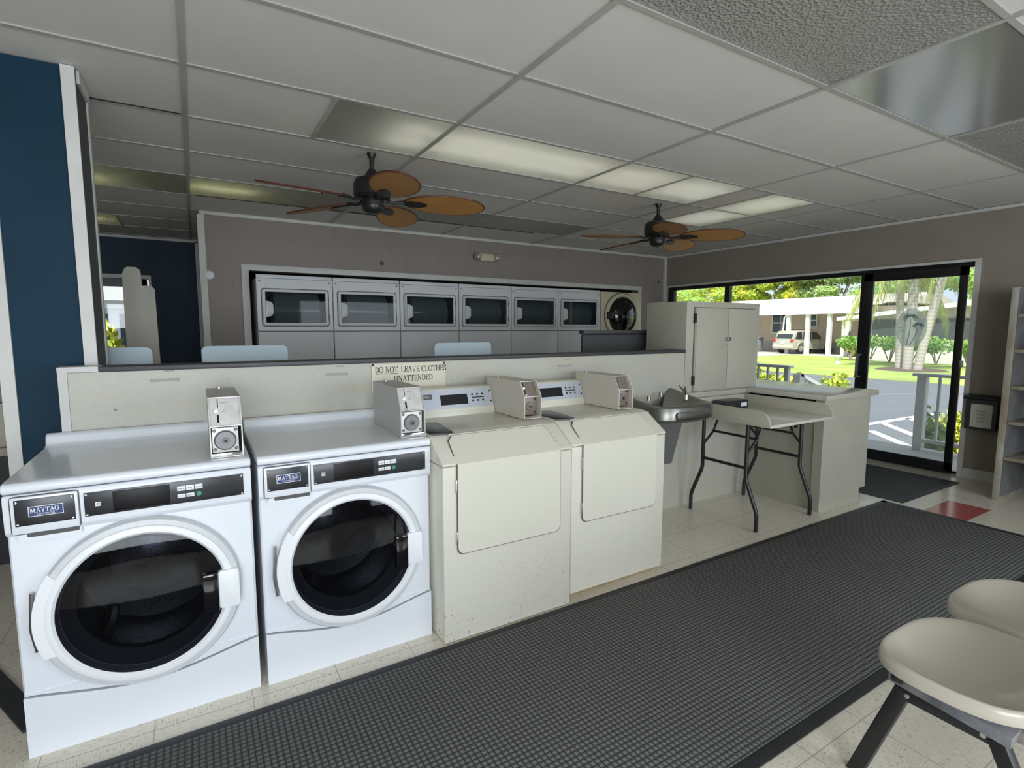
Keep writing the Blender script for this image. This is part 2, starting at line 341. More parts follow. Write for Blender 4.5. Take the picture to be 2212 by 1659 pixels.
# ------------------------------------------------------------------ mesh helpers
class MB:
    def __init__(self): self.bm = bmesh.new()
    def _merge(self, tb):
        me = bpy.data.meshes.new('t'); tb.to_mesh(me); tb.free(); self.bm.from_mesh(me); bpy.data.meshes.remove(me)
    def box(self, x0, x1, y0, y1, z0, z1, bev=0, seg=2, rot=None, pivot=None):
        tb = bmesh.new(); bmesh.ops.create_cube(tb, size=1)
        for v in tb.verts: v.co = Vector(((x0+x1)/2+v.co.x*(x1-x0), (y0+y1)/2+v.co.y*(y1-y0), (z0+z1)/2+v.co.z*(z1-z0)))
        if bev: bmesh.ops.bevel(tb, geom=tb.edges[:], offset=bev, segments=seg, profile=.5, affect='EDGES')
        if rot: 
            pv = Vector(pivot) if pivot else Vector(((x0+x1)/2, (y0+y1)/2, (z0+z1)/2))
            bmesh.ops.rotate(tb, verts=tb.verts, cent=pv, matrix=rot)
        self._merge(tb); return self
    def poly(self, pts):
        vs = [self.bm.verts.new(Vector(p)) for p in pts]; self.bm.faces.new(vs); return self
    def prism(self, pts, axis, a, b, bev=0, seg=2):
        """pts: 2D polygon; axis 'x': pts=(y,z) ; 'y': pts=(x,z) ; 'z': pts=(x,y)"""
        mk = {'x': lambda p, t: (t, p[0], p[1]), 'y': lambda p, t: (p[0], t, p[1]), 'z': lambda p, t: (p[0], p[1], t)}[axis]
        tb = bmesh.new(); A = [tb.verts.new(mk(p, a)) for p in pts]; B = [tb.verts.new(mk(p, b)) for p in pts]
        n = len(pts); tb.faces.new(A); tb.faces.new(B[::-1])
        for i in range(n): tb.faces.new((A[i], B[i], B[(i+1) % n], A[(i+1) % n]))
        bmesh.ops.recalc_face_normals(tb, faces=tb.faces)
        if bev: bmesh.ops.bevel(tb, geom=tb.edges[:], offset=bev, segments=seg, profile=.5, affect='EDGES')
        self._merge(tb); return self
    def tube(self, pts, r, n=12, cap=True, closed=False):
        pts = [Vector(p) for p in pts]; rs = r if isinstance(r, (list, tuple)) else [r]*len(pts)
        rings = []; up = None; N = len(pts)
        for i, p in enumerate(pts):
            if closed: d = (pts[(i+1) % N]-pts[i-1]).normalized()
            else: d = (pts[min(i+1, N-1)]-pts[max(i-1, 0)]).normalized()
            if up is None: up = Vector((0, 0, 1)) if abs(d.z) < .9 else Vector((1, 0, 0))
            a = d.cross(up).normalized(); b = a.cross(d).normalized(); up = b
            rings.append([self.bm.verts.new(p+a*rs[i]*math.cos(2*PI*k/n)+b*rs[i]*math.sin(2*PI*k/n)) for k in range(n)])
        for i in range(N if closed else N-1):
            A, B = rings[i], rings[(i+1) % N]
            for k in range(n): self.bm.faces.new((A[k], A[(k+1) % n], B[(k+1) % n], B[k]))
        if cap and not closed: self.bm.faces.new(rings[0][::-1]); self.bm.faces.new(rings[-1])
        return self
    def lathe(self, prof, c, axis='z', n=32, close=True):
        """prof: list of (radius, height along axis)"""
        c = Vector(c); rings = []
        ax = {'z': (Vector((1, 0, 0)), Vector((0, 1, 0)), Vector((0, 0, 1))), 'y': (Vector((1, 0, 0)), Vector((0, 0, 1)), Vector((0, 1, 0))), 'x': (Vector((0, 1, 0)), Vector((0, 0, 1)), Vector((1, 0, 0)))}[axis]
        for r, h in prof:
            if r < 1e-6: rings.append([self.bm.verts.new(c+ax[2]*h)])
            else: rings.append([self.bm.verts.new(c+ax[2]*h+(ax[0]*math.cos(2*PI*k/n)+ax[1]*math.sin(2*PI*k/n))*r) for k in range(n)])
        for A, B in zip(rings, rings[1:]):
            for k in range(n):
                f = [A[k % len(A)], A[(k+1) % n % len(A)], B[(k+1) % n % len(B)], B[k % len(B)]]
                g = []
                for v in f:
                    if v not in g: g.append(v)
                if len(g) > 2: self.bm.faces.new(g)
        return self
    def raw(self, verts, faces):
        me = bpy.data.meshes.new('t'); me.from_pydata([tuple(v) for v in verts], [], faces); self.bm.from_mesh(me); bpy.data.meshes.remove(me); return self

ORG = {}
def tag(o, label=None, cat=None, group=None, kind=None):
    if label: o['label'] = label
    if cat: o['category'] = cat
    if group: o['group'] = group
    if kind: o['kind'] = kind
    return o
def thing(name, label, cat, loc, group=None):
    o = bpy.data.objects.new(name, None); COL.objects.link(o); o.location = loc; o.empty_display_size = .1
    ORG[o] = Vector(loc); return tag(o, label, cat, group)
def part(name, mb, m, parent=None, label=None, smooth=True, recalc=True, ang=35, org=None):
    bm = mb.bm
    if recalc: bmesh.ops.recalc_face_normals(bm, faces=bm.faces)
    o0 = ORG.get(parent, Vector((0, 0, 0))) if parent else Vector(org or (0, 0, 0))
    me = bpy.data.meshes.new(name)
    if o0.length: bmesh.ops.translate(bm, verts=bm.verts, vec=-o0)
    bm.to_mesh(me); bm.free()
    me.materials.append(m if not isinstance(m, str) else M[m])
    if smooth:
        for p in me.polygons: p.use_smooth = True
        try: me.set_sharp_from_angle(angle=math.radians(ang))
        except Exception: pass
    o = bpy.data.objects.new(name, me); COL.objects.link(o); o.parent = parent
    if not parent: o.location = o0
    ORG[o] = o0
    if label: o['label'] = label
    return o
def struct(name, mb, m, parent=None, **k):
    o = part(name, mb, m, parent, **k)
    if not parent: o['kind'] = 'structure'
    return o
def solo(name, mb, m, label, cat, org, group=None, **k):
    o = part(name, mb, m, None, org=org, **k); return tag(o, label, cat, group)
def kids(o): return [c for c in bpy.data.objects if c.parent is o]
def dup(root, loc, label, rotz=0, rec=None):
    c = root.copy(); COL.objects.link(c)
    c.location = loc; c.rotation_euler = (0, 0, rotz); c['label'] = label
    def rc(src, dst):
        for ch in kids(src):
            d = ch.copy(); COL.objects.link(d); d.parent = dst; rc(ch, d)
    src_kids = kids(root)
    for ch in src_kids:
        d = ch.copy(); COL.objects.link(d); d.parent = c; rc(ch, d)
    return c
def ell(cx, cz, rx, rz, a0, a1, n=24):
    return [(cx+rx*math.cos(math.radians(a0+(a1-a0)*i/n)), cz+rz*math.sin(math.radians(a0+(a1-a0)*i/n))) for i in range(n+1)]
def rrect(x0, x1, z0, z1, r, n=6):
    p = []
    for cx, cz, a in ((x1-r, z1-r, 0), (x0+r, z1-r, 90), (x0+r, z0+r, 180), (x1-r, z0+r, 270)):
        p += ell(cx, cz, r, r, a, a+90, n)
    return p

# ------------------------------------------------------------------ lettering
SER = {
 'D': (.80, [[(.18, 0), (.18, 1)], [(.18, 1), *ell(.30, .5, .44, .5, 90, -90, 14), (.18, 0)]], [(.18, 0), (.18, 1)]),
 'O': (.86, [ell(.43, .5, .36, .5, 0, 360, 24)], []),
 'N': (.90, [[(.17, 0), (.17, 1)], [(.17, 1), (.73, 0)], [(.73, 0), (.73, 1)]], [(.17, 0), (.13, 1), (.73, 1)]),
 'T': (.76, [[(.38, 0), (.38, 1)], [(.04, .98), (.72, .98)], [(.05, .98), (.05, .78)], [(.71, .98), (.71, .78)]], [(.38, 0)]),
 'L': (.70, [[(.18, 0), (.18, 1)], [(.18, .02), (.64, .02)], [(.64, .02), (.66, .25)]], [(.18, 0), (.18, 1)]),
 'E': (.72, [[(.18, 0), (.18, 1)], [(.18, .02), (.64, .02)], [(.18, .98), (.62, .98)], [(.18, .52), (.48, .52)], [(.64, .02), (.66, .25)], [(.62, .98), (.62, .78)], [(.48, .42), (.48, .62)]], [(.18, 0), (.18, 1)]),
 'A': (.86, [[(.40, 1), (.72, 0)], [(.40, 1), (.12, 0)], [(.22, .35), (.60, .35)]], [(.12, 0), (.72, 0)]),
 'V': (.84, [[(.12, 1), (.42, 0)], [(.42, 0), (.72, 1)]], [(.12, 1), (.72, 1)]),
 'C': (.78, [ell(.44, .5, .36, .5, 50, 315, 20), [(.68, .98), (.68, .70)]], []),
 'H': (.90, [[(.18, 0), (.18, 1)], [(.72, 0), (.72, 1)], [(.18, .52), (.72, .52)]], [(.18, 0), (.18, 1), (.72, 0), (.72, 1)]),
 'S': (.66, [ell(.33, .74, .22, .24, 35, 260, 14)+ell(.33, .26, .24, .25, 90, -145, 14), [(.55, .95), (.55, .72)], [(.09, .05), (.09, .28)]], []),
 'U': (.88, [[(.18, 1), *ell(.44, .32, .26, .31, 180, 360, 14), (.70, 1)]], [(.18, 1), (.70, 1)]),
 'M': (1.05, [[(.17, 0), (.17, .98)], [(.20, .98), (.50, .12)], [(.50, .12), (.82, .98)], [(.85, 0), (.85, .98)]], [(.17, 0), (.85, 0)]),
 'Y': (.84, [[(.12, 1), (.42, .48)], [(.42, .48), (.72, 1)], [(.42, .5), (.42, 0)]], [(.12, 1), (.72, 1), (.42, 0)]),
 'G': (.84, [ell(.44, .5, .36, .5, 50, 320, 20), [(.70, .05), (.70, .45)], [(.68, .98), (.68, .72)]], [(.70, .45)]),
}
def serif(mb, text, h, x0, place, bold=1.0, gap=.03, slab=.035):
    """flat roman capitals; place(u, v) -> 3D point"""
    x = x0
    for ch in text:
        if ch == ' ': x += h*.38; continue
        w, strokes, ser = SER[ch]
        for st in strokes:
            for (a, b), (c, d) in zip(st, st[1:]):
                dx, dy = c-a, d-b; L = math.hypot(dx, dy)
                if L < 1e-6: continue
                wd = (.045+.105*abs(dy/L)**1.5)*bold/2
                if ch in 'AVYN' and len(st) == 2:
                    thin = (ch == 'A' and c < a) or (ch in 'VY' and dx > 0) or (ch == 'N' and abs(dx) < .01)
                    if thin: wd *= .5
                nx, ny = -dy/L*wd, dx/L*wd; ex, ey = dx/L*.01, dy/L*.01
                q = [(a-ex+nx, b-ey+ny), (a-ex-nx, b-ey-ny), (c+ex-nx, d+ey-ny), (c+ex+nx, d+ey+ny)]
                mb.poly([place(x+u*h, v*h) for u, v in q])
        for a, b in ser:
            q = [(a-.14, b-slab*(0 if b < .5 else 1)), (a+.14, b-slab*(0 if b < .5 else 1)), (a+.14, b+slab*(1 if b < .5 else 0)), (a-.14, b+slab*(1 if b < .5 else 0))]
            mb.poly([place(x+u*h, v*h) for u, v in q])
        x += (w+gap)*h
    return x
def sans(mb, text, h, u0, v0, place, align='LEFT'):
    cu = bpy.data.curves.new('t', 'FONT'); cu.body = text; cu.size = h*1.38; cu.align_x = align
    o = bpy.data.objects.new('t', cu); me = bpy.data.meshes.new_from_object(o)
    vs = [place(u0+v.co.x, v0+v.co.y) for v in me.vertices]
    mb.raw(vs, [tuple(p.vertices) for p in me.polygons])
    bpy.data.objects.remove(o); bpy.data.curves.remove(cu); bpy.data.meshes.remove(me)

# ------------------------------------------------------------------ ROOM SHELL
XR, YB, ZC = 6.05, 5.655, 2.43
XL, YF, YBLUE = -3.6, -2.0, 7.53
struct('floor', MB().box(XL-.1, XR+.1, YF-.1, YBLUE+.1, -.12, 0), 'floor')
ylines = [1.385+.61*k for k in range(-5, 11)]; xlines = [.015+1.219*k for k in range(-3, 5)]
def cells():
    xs = [XL]+xlines+[XR]; ys = [YF]+ylines+[YBLUE]
    for i in range(len(xs)-1):
        for j in range(len(ys)-1):
            if xs[i+1]-xs[i] < .05 or ys[j+1]-ys[j] < .05: continue
            yield xs[i], xs[i+1], ys[j], ys[j+1]
def near(a, b): return abs(a-b) < .03
Y0, Y1, Y2 = ylines[7], ylines[8], ylines[9]     # 2.605, 3.215, 3.825
lensA = [(.62, 1.234, Y0, Y1), (1.234, 2.453, Y0, Y1), (2.453, 3.05, Y0, Y1), (3.05, 3.672, Y0, Y1), (3.985, 4.585, Y0, Y1), (3.985, 4.585, Y1, Y2)]
lensU = [(1.234, 2.453, .775, 1.385), (2.453, 3.672, .775, 1.385), (3.672, 4.891, .775, 1.385)]
lensY = [(-1.204, .015, 4.435, 5.045), (.015, 1.234, 4.435, 5.045), (-1.204, -.58, 6.265, 6.875)]
tb = MB(); tg = MB()
for x0, x1, y0, y1 in cells():
    subs = [(x0, x1)]
    if near(x0, 1.234) and near(y0, .775) or near(x0, 2.453) and near(y0, .775) or near(x0, 3.672) and near(y0, .775): continue
    if near(y0, Y0):
        if near(x0, .015): subs = [(x0, .62)]
        elif near(x0, 1.234) or near(x0, 2.453): continue
    if (near(y0, Y0) or near(y0, Y1)) and near(x0, 3.672): subs = [(x0, 3.985), (4.585, x1)]
    if near(y0, 4.435) and (near(x0, -1.204) or near(x0, .015)): continue
    if near(y0, 6.265) and near(x0, -1.204): subs = [(-.58, x1)]
    for a, b in subs:
        grey = near(y0, 4.435) and 1.2 < x0 < 3.6
        (tg if grey else tb).box(a, b, y0, y1, ZC+.003+random.random()*.002, ZC+.018)
ceil = struct('ceiling', tb, 'tile', smooth=False)
g_ = struct('ceiling_grey_tiles', tg, 'tile_grey', ceil, smooth=False, label='darker grey tiles in the fifth row')  # one row of tiles in a darker, mottled grey
struct('roof_light_block', MB().box(XL-.2, XR+.2, YF-.2, YBLUE+.2, 2.78, 2.9), 'offwhite_wall', ceil)  # unseen slab added above the tiles to block light from the sky
gb = MB()
for y in ylines: gb.box(XL, XR, y-.011, y+.011, ZC-.0015, ZC+.004)
for x in xlines: gb.box(x-.012, x+.012, YF, YBLUE, ZC-.0025, ZC+.0035)
for x in (.62, 3.05): gb.box(x-.011, x+.011, Y0, Y1, ZC-.002, ZC+.004)
for x in (3.985, 4.585): gb.box(x-.011, x+.011, Y0, Y2, ZC-.002, ZC+.004)
gb.box(-.591, -.569, 6.265, 6.875, ZC-.002, ZC+.004)
struct('trim_1', gb, 'tbar', smooth=False)
# dark gaps where tiles do not meet the bar
gp = MB(); gp.box(-.38, .0, 3.199, 3.205, ZC-.001, ZC+.0045); gp.box(.05, 1.6, 5.027, 5.034, ZC-.001, ZC+.0045); gp.box(1.3, 3.3, 5.027, 5.034, ZC-.001, ZC+.0045)
struct('ceiling_gap', gp, 'black_hole', ceil, smooth=False)

def wall_with_holes(name, axis, pos, thick, a0, a1, z0, z1, holes, m, parent=None):
    """axis 'x': wall plane at x=pos spanning y ; axis 'y': plane y=pos spanning x. holes (a0,a1,z0,z1)"""
    mb = MB(); A = sorted({a0, a1, *[h[0] for h in holes], *[h[1] for h in holes]}); Z = sorted({z0, z1, *[h[2] for h in holes], *[h[3] for h in holes]})
    for i in range(len(A)-1):
        for j in range(len(Z)-1):
            ca, cz = (A[i]+A[i+1])/2, (Z[j]+Z[j+1])/2
            if any(h[0] < ca < h[1] and h[2] < cz < h[3] for h in holes): continue
            if axis == 'x': mb.box(pos, pos+thick, A[i], A[i+1], Z[j], Z[j+1])
            else: mb.box(A[i], A[i+1], pos, pos+thick, Z[j], Z[j+1])
    return struct(name, mb, m, parent, smooth=False)
wall_with_holes('wall_right', 'x', XR, .14, YF, YBLUE, 0, 2.78, [(1.985, 5.60, 0, 1.975)], 'taupe_y')
wall_with_holes('wall_back', 'y', YB, .14, .09, XR+.14, 0, 2.78, [(.47, 5.52, 0, 1.92)], 'taupe_x')
wall_with_holes('wall_blue', 'y', YBLUE, .14, XL-.1, .23, 0, 2.78, [(-2.9, -.43, .72, 1.94)], 'blue_x')
struct('wall_corner', MB().box(.09, .23, YB+.14, YBLUE, 0, 2.78), 'offwhite_wall', smooth=False)
struct('wall_left', MB().box(XL-.14, XL, YF-.1, YBLUE+.1, 0, 2.78), 'taupe_y', smooth=False)
wall_with_holes('wall_front', 'y', YF-.14, .14, XL-.1, XR+.14, 0, 2.78, [(-2.0, .8, .5, 2.05), (2.0, 4.8, .5, 2.05)], 'taupe_x')
# alcove behind the dryers
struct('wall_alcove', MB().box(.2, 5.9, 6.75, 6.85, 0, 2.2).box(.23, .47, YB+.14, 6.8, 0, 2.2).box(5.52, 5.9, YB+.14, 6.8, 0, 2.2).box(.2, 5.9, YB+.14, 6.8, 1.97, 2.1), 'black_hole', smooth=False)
# trims
struct('trim_2', MB().box(.405, 5.565, YB-.018, YB, 1.92, 1.977, .003).box(.405, .47, YB-.018, YB, 0, 1.925, .003).box(5.50, 5.565, YB-.018, YB, 1.89, 1.925, .003), 'white_trim')
struct('trim_3', MB().box(.09, XR, YB-.02, YB, ZC-.03, ZC-.002).box(XR-.02, XR, YF, YB-.02, ZC-.028, ZC-.002).box(XR-.045, XR-.003, YB-.03, YB-.001, 0, ZC-.03), 'white_trim', smooth=False)
struct('trim_4', MB().box(.0705, .125, YB-.012, YB-.0005, 0, ZC-.031).box(.07, .0895, YB, YB+.06, 0, ZC-.03).box(.055, .09, YBLUE-.02, YBLUE, 0, ZC-.02).box(XL, .09, YBLUE-.02, YBLUE, ZC-.035, ZC-.004), 'white_trim', smooth=False)
struct('trim_5', MB().box(XR-.02, XR, 1.945, 1.985, 0, 1.975).box(XR-.02, XR, 5.60, 5.64, 0, 1.975).box(XR-.02, XR, 1.945, 5.64, 1.975, 2.0), 'white_trim', smooth=False)
struct('baseboard_right', MB().box(XR-.015, XR, YF, 1.945, 0, .095, .003), 'white_trim')
struct('baseboard_back', MB().box(.125, .405, YB-.012, YB, 0, .09, .003).box(5.565, XR-.045, YB-.012, YB, 0, .09, .003), 'white_trim')

# column (stub wall) with white corner trims
struct('wall_column', MB().box(-.665, -.372, 2.87, 3.15, 0, ZC), 'blue_y', smooth=False)
struct('trim_6', MB().box(-.41, -.365, 2.858, 2.87, 1.2, ZC-.0).box(-.68, -.635, 2.858, 2.87, 0, ZC).box(-.372, -.36, 3.118, 3.155, 1.2, ZC).box(-.372, -.355, 2.9, 3.15, ZC-.05, ZC-.0), 'white_trim', smooth=False)
struct('wall_column_side', MB().box(-.372, -.366, 2.87, 3.12, 0, ZC), mat('dark_grey_paint', (.06, .065, .07), .6), smooth=False)

# blue wall window
w = MB(); w.box(-2.94, -.43, YBLUE-.02, YBLUE-.001, 1.94, 1.985); w.box(-.43, -.405, YBLUE-.02, YBLUE-.001, .73, 1.985); w.box(-2.94, -2.9, YBLUE-.02, YBLUE-.001, .73, 1.94); w.box(-2.94, -.405, YBLUE-.03, YBLUE-.001, .68, .73)
win = struct('window_1', w, 'white_trim', smooth=False)
f = MB(); f.box(-2.88, -.45, YBLUE+.05, YBLUE+.09, 1.85, 1.94).box(-2.88, -.45, YBLUE+.05, YBLUE+.09, .73, .78).box(-.50, -.45, YBLUE+.05, YBLUE+.09, .73, 1.94).box(-1.65, -1.60, YBLUE+.05, YBLUE+.09, .73, 1.94)
part('window_frame', f, 'alu_black', win); part('pane', MB().box(-2.88, -.45, YBLUE+.065, YBLUE+.069, .75, 1.9), 'glass', win)

# rear windows behind the camera: frames
for i, x0 in enumerate((-2.0, 2.0)):
    f = MB(); f.box(x0, x0+2.8, YF-.1, YF-.05, .5, .56).box(x0, x0+2.8, YF-.1, YF-.05, 1.99, 2.05)
    for k in range(3): f.box(x0+k*1.37, x0+.06+k*1.37, YF-.1, YF-.05, .5, 2.05)
    wn_ = struct('window_%d' % (i+2), f, 'alu_black', smooth=False)
    part('pane', MB().box(x0, x0+2.8, YF-.08, YF-.076, .5, 2.05), 'glass', wn_)

# right wall glazing : fixed panes + sliding door
f = MB()
xf0, xf1 = XR+.02, XR+.08
f.box(xf0, xf1, 1.985, 5.60, 1.93, 1.975).box(xf0, xf1, 1.985, 5.60, 0, .035)
f.box(xf0, xf1, 5.50, 5.60, 0, 1.93).box(xf0, xf1, 4.555, 4.625, 0, 1.93)
win = struct('window_4', f, 'alu_black', smooth=False)
part('pane', MB().box(xf0+.03, xf0+.034, 4.625, 5.50, .03, 1.93), 'glass', win, smooth=False)
part('pane', MB().box(xf0+.03, xf0+.034, 2.93, 4.555, .03, 1.93), 'glass', win, smooth=False)
d = MB(); dx0, dx1 = XR-.02, XR+.015
d.box(dx0, dx1, 2.81, 2.925, .03, 1.94, .004).box(dx0, dx1, 2.03, 2.09, .03, 1.94, .004).box(dx0, dx1, 2.03, 2.9, 1.855, 1.94, .004).box(dx0, dx1, 2.03, 2.9, .015, .115, .004)
door = struct('door_1', d, 'alu_black')
part('pane', MB().box(XR-.004, XR, 2.09, 2.81, .115, 1.86), 'glass_hazy', door, smooth=False)
part('door_handle', MB().box(XR-.055, XR-.02, 2.895, 2.915, .88, 1.09, .004).box(XR-.05, XR-.02, 2.87, 2.925, .86, .88, .003).box(XR-.05, XR-.02, 2.87, 2.925, 1.09, 1.11, .003), 'chair_grey', door, label='grey pull handle on the black stile')
part('door_track', MB().box(XR-.04, XR+.1, 1.985, 5.6, 0, .014), 'steel', door)
part('door_latch', MB().box(XR-.03, XR+.02, 2.015, 2.035, 1.02, 1.08, .003), 'steel', door)
# etched palm oval on the pane
dy, dz = 2.447, 1.382
def pl(u, v, off=.006): return (XR-.004-off, dy-u, dz+v)
mb = MB(); mb.poly([pl(a, b, .003) for a, b in ell(0, 0, .136, .188, 0, 360, 40)[:-1]])
ov = part('frosted_oval', mb, 'frosted', door, smooth=False, label='frosted oval decal with two palm trees')
mb = MB()
def strip(pts, w0, w1):
    for i in range(len(pts)-1):
        (a, b), (c, d_) = pts[i], pts[i+1]; L = math.hypot(c-a, d_-b); t0, t1 = i/(len(pts)-1), (i+1)/(len(pts)-1)
        wa, wb = w0+(w1-w0)*t0, w0+(w1-w0)*t1; nx, ny = -(d_-b)/L, (c-a)/L
        mb.poly([pl(a+nx*wa, b+ny*wa), pl(a-nx*wa, b-ny*wa), pl(c-nx*wb, d_-ny*wb), pl(c+nx*wb, d_+ny*wb)])
def palm2(cx, cz, bx, bz, s_):
    strip([(bx+(cx-bx)*t_+(.012*math.sin(PI*t_)), bz+(cz-bz)*t_) for t_ in [i/8 for i in range(9)]], .0055*s_*1.3, .003*s_)
    for a in (10, 45, 85, 125, 165, 195, 225, 315, 345):
        L_ = .075*s_; pts = []
        for i in range(7):
            t_ = i/6; x = math.cos(math.radians(a))*L_*t_; z = math.sin(math.radians(a))*L_*t_*.6-.035*s_*t_*t_
            pts.append((cx+x, cz+z))
        for i in range(6):
            (a_, b_), (c_, d_) = pts[i], pts[i+1]; L = math.hypot(c_-a_, d_-b_); wA = .009*s_*math.sin(PI*min(.95, (i+.3)/6.5)); wB = .009*s_*math.sin(PI*(i+1.2)/6.5 if i < 5 else 0)
            wB = abs(wB); nx, ny = -(d_-b_)/L, (c_-a_)/L
            mb.poly([pl(a_+nx*wA, b_+ny*wA), pl(a_-nx*wA, b_-ny*wA), pl(c_-nx*wB, d_-ny*wB), pl(c_+nx*wB, d_+ny*wB)])
palm2(-.01, .12, -.03, -.17, 1.0); palm2(.06, .035, .0, -.17, .78)
for u, v in ((-.09, .01), (-.06, -.03), (.05, -.06), (-.1, -.0)): mb.poly([pl(u-.008, v+.004), pl(u, v-.006), pl(u+.009, v+.006)])
part('palm_drawing', mb, 'frosted_dark', ov, smooth=False)

# ------------------------------------------------------------------ ceiling lights
def fixture(cell, m, tube=None, label='', grp=None, axis='x', tr=None, cat='ceiling light'):
    x0, x1, y0, y1 = cell
    T = thing('ceiling_light', label, cat, ((x0+x1)/2, (y0+y1)/2, ZC), grp)
    part('diffuser', MB().box(x0+.006, x1-.006, y0+.006, y1-.006, ZC+.003, ZC+.006), m, T, smooth=False)
    h = MB(); z0, z1 = ZC+.008, ZC+.16
    h.box(x0, x0+.005, y0, y1, z0, z1).box(x1-.005, x1, y0, y1, z0, z1).box(x0, x1, y0, y0+.005, z0, z1).box(x0, x1, y1-.005, y1, z0, z1).box(x0, x1, y0, y1, z1, z1+.005)
    part('housing', h, 'housing', T, smooth=False)
    if tube:
        a0, a1, off = tr
        for o_ in off:
            mb = MB()
            if axis == 'x': mb.tube([(a0, y0+o_, ZC+.1), (a1, y0+o_, ZC+.1)], .014, 10)
            else: mb.tube([(x0+o_, a0, ZC+.1), (x0+o_, a1, ZC+.1)], .014, 10)
            part('tube', mb, tube, T)
    return T
G1 = 'lit diffusers over the machines'
fixture(lensA[0], 'lens_lit', 'tube', 'half-lit square ceiling light left of the near fan', G1, 'x', (.98, 1.2, (.2, .4)))
fixture(lensA[1], 'lens_lit', 'tube', 'long brightly lit ceiling light above the near fan', G1, 'x', (1.26, 2.42, (.2, .4)))
fixture(lensA[2], 'lens_lit', 'tube', 'lit ceiling light with a ripple pattern, right of the long bright one', G1, 'x', (2.48, 3.02, (.2, .4)))
fixture(lensA[3], 'lens_lit', 'tube', 'lit ceiling light last in the row above the far fan', G1, 'x', (3.08, 3.64, (.2, .4)))
fixture(lensA[4], 'lens_lit', 'tube', 'bright ceiling light crosswise to the row, nearer to the entrance door', G1, 'y', (Y0+.04, Y1-.04, (.2, .4)))
fixture(lensA[5], 'lens_lit', 'tube', 'lit ceiling light just right behind the far fan', G1, 'y', (Y1+.04, Y2-.06, (.2, .4)))
G2 = 'unlit diffusers at the top right'
fixture(lensU[0], 'lens_rough', None, 'large unlit ceiling panel with coarse prismatic texture at top right', G2)
fixture(lensU[1], 'lens_smooth', None, 'smooth glossy unlit ceiling panel with a white reflection', G2)
fixture(lensU[2], 'lens_rough', None, 'unlit prismatic ceiling panel cut by the right edge of the photo', G2)
G3 = 'yellowed diffusers at the back left'
fixture(lensY[0], 'lens_yellow', 'added_tube', 'crumpled yellow diffuser panel beside the blue column', G3, 'x', (-1.1, -.5, (.4,)))
fixture(lensY[1], 'lens_yellow', 'added_tube', 'dull yellow-grey diffuser panel above the taupe wall corner', G3, 'x', (.05, .45, (.3,)))
fixture(lensY[2], 'lens_yellow', 'added_tube', 'small yellow diffuser panel nearest the far blue wall', G3, 'x', (-1.1, -.7, (.3,)))

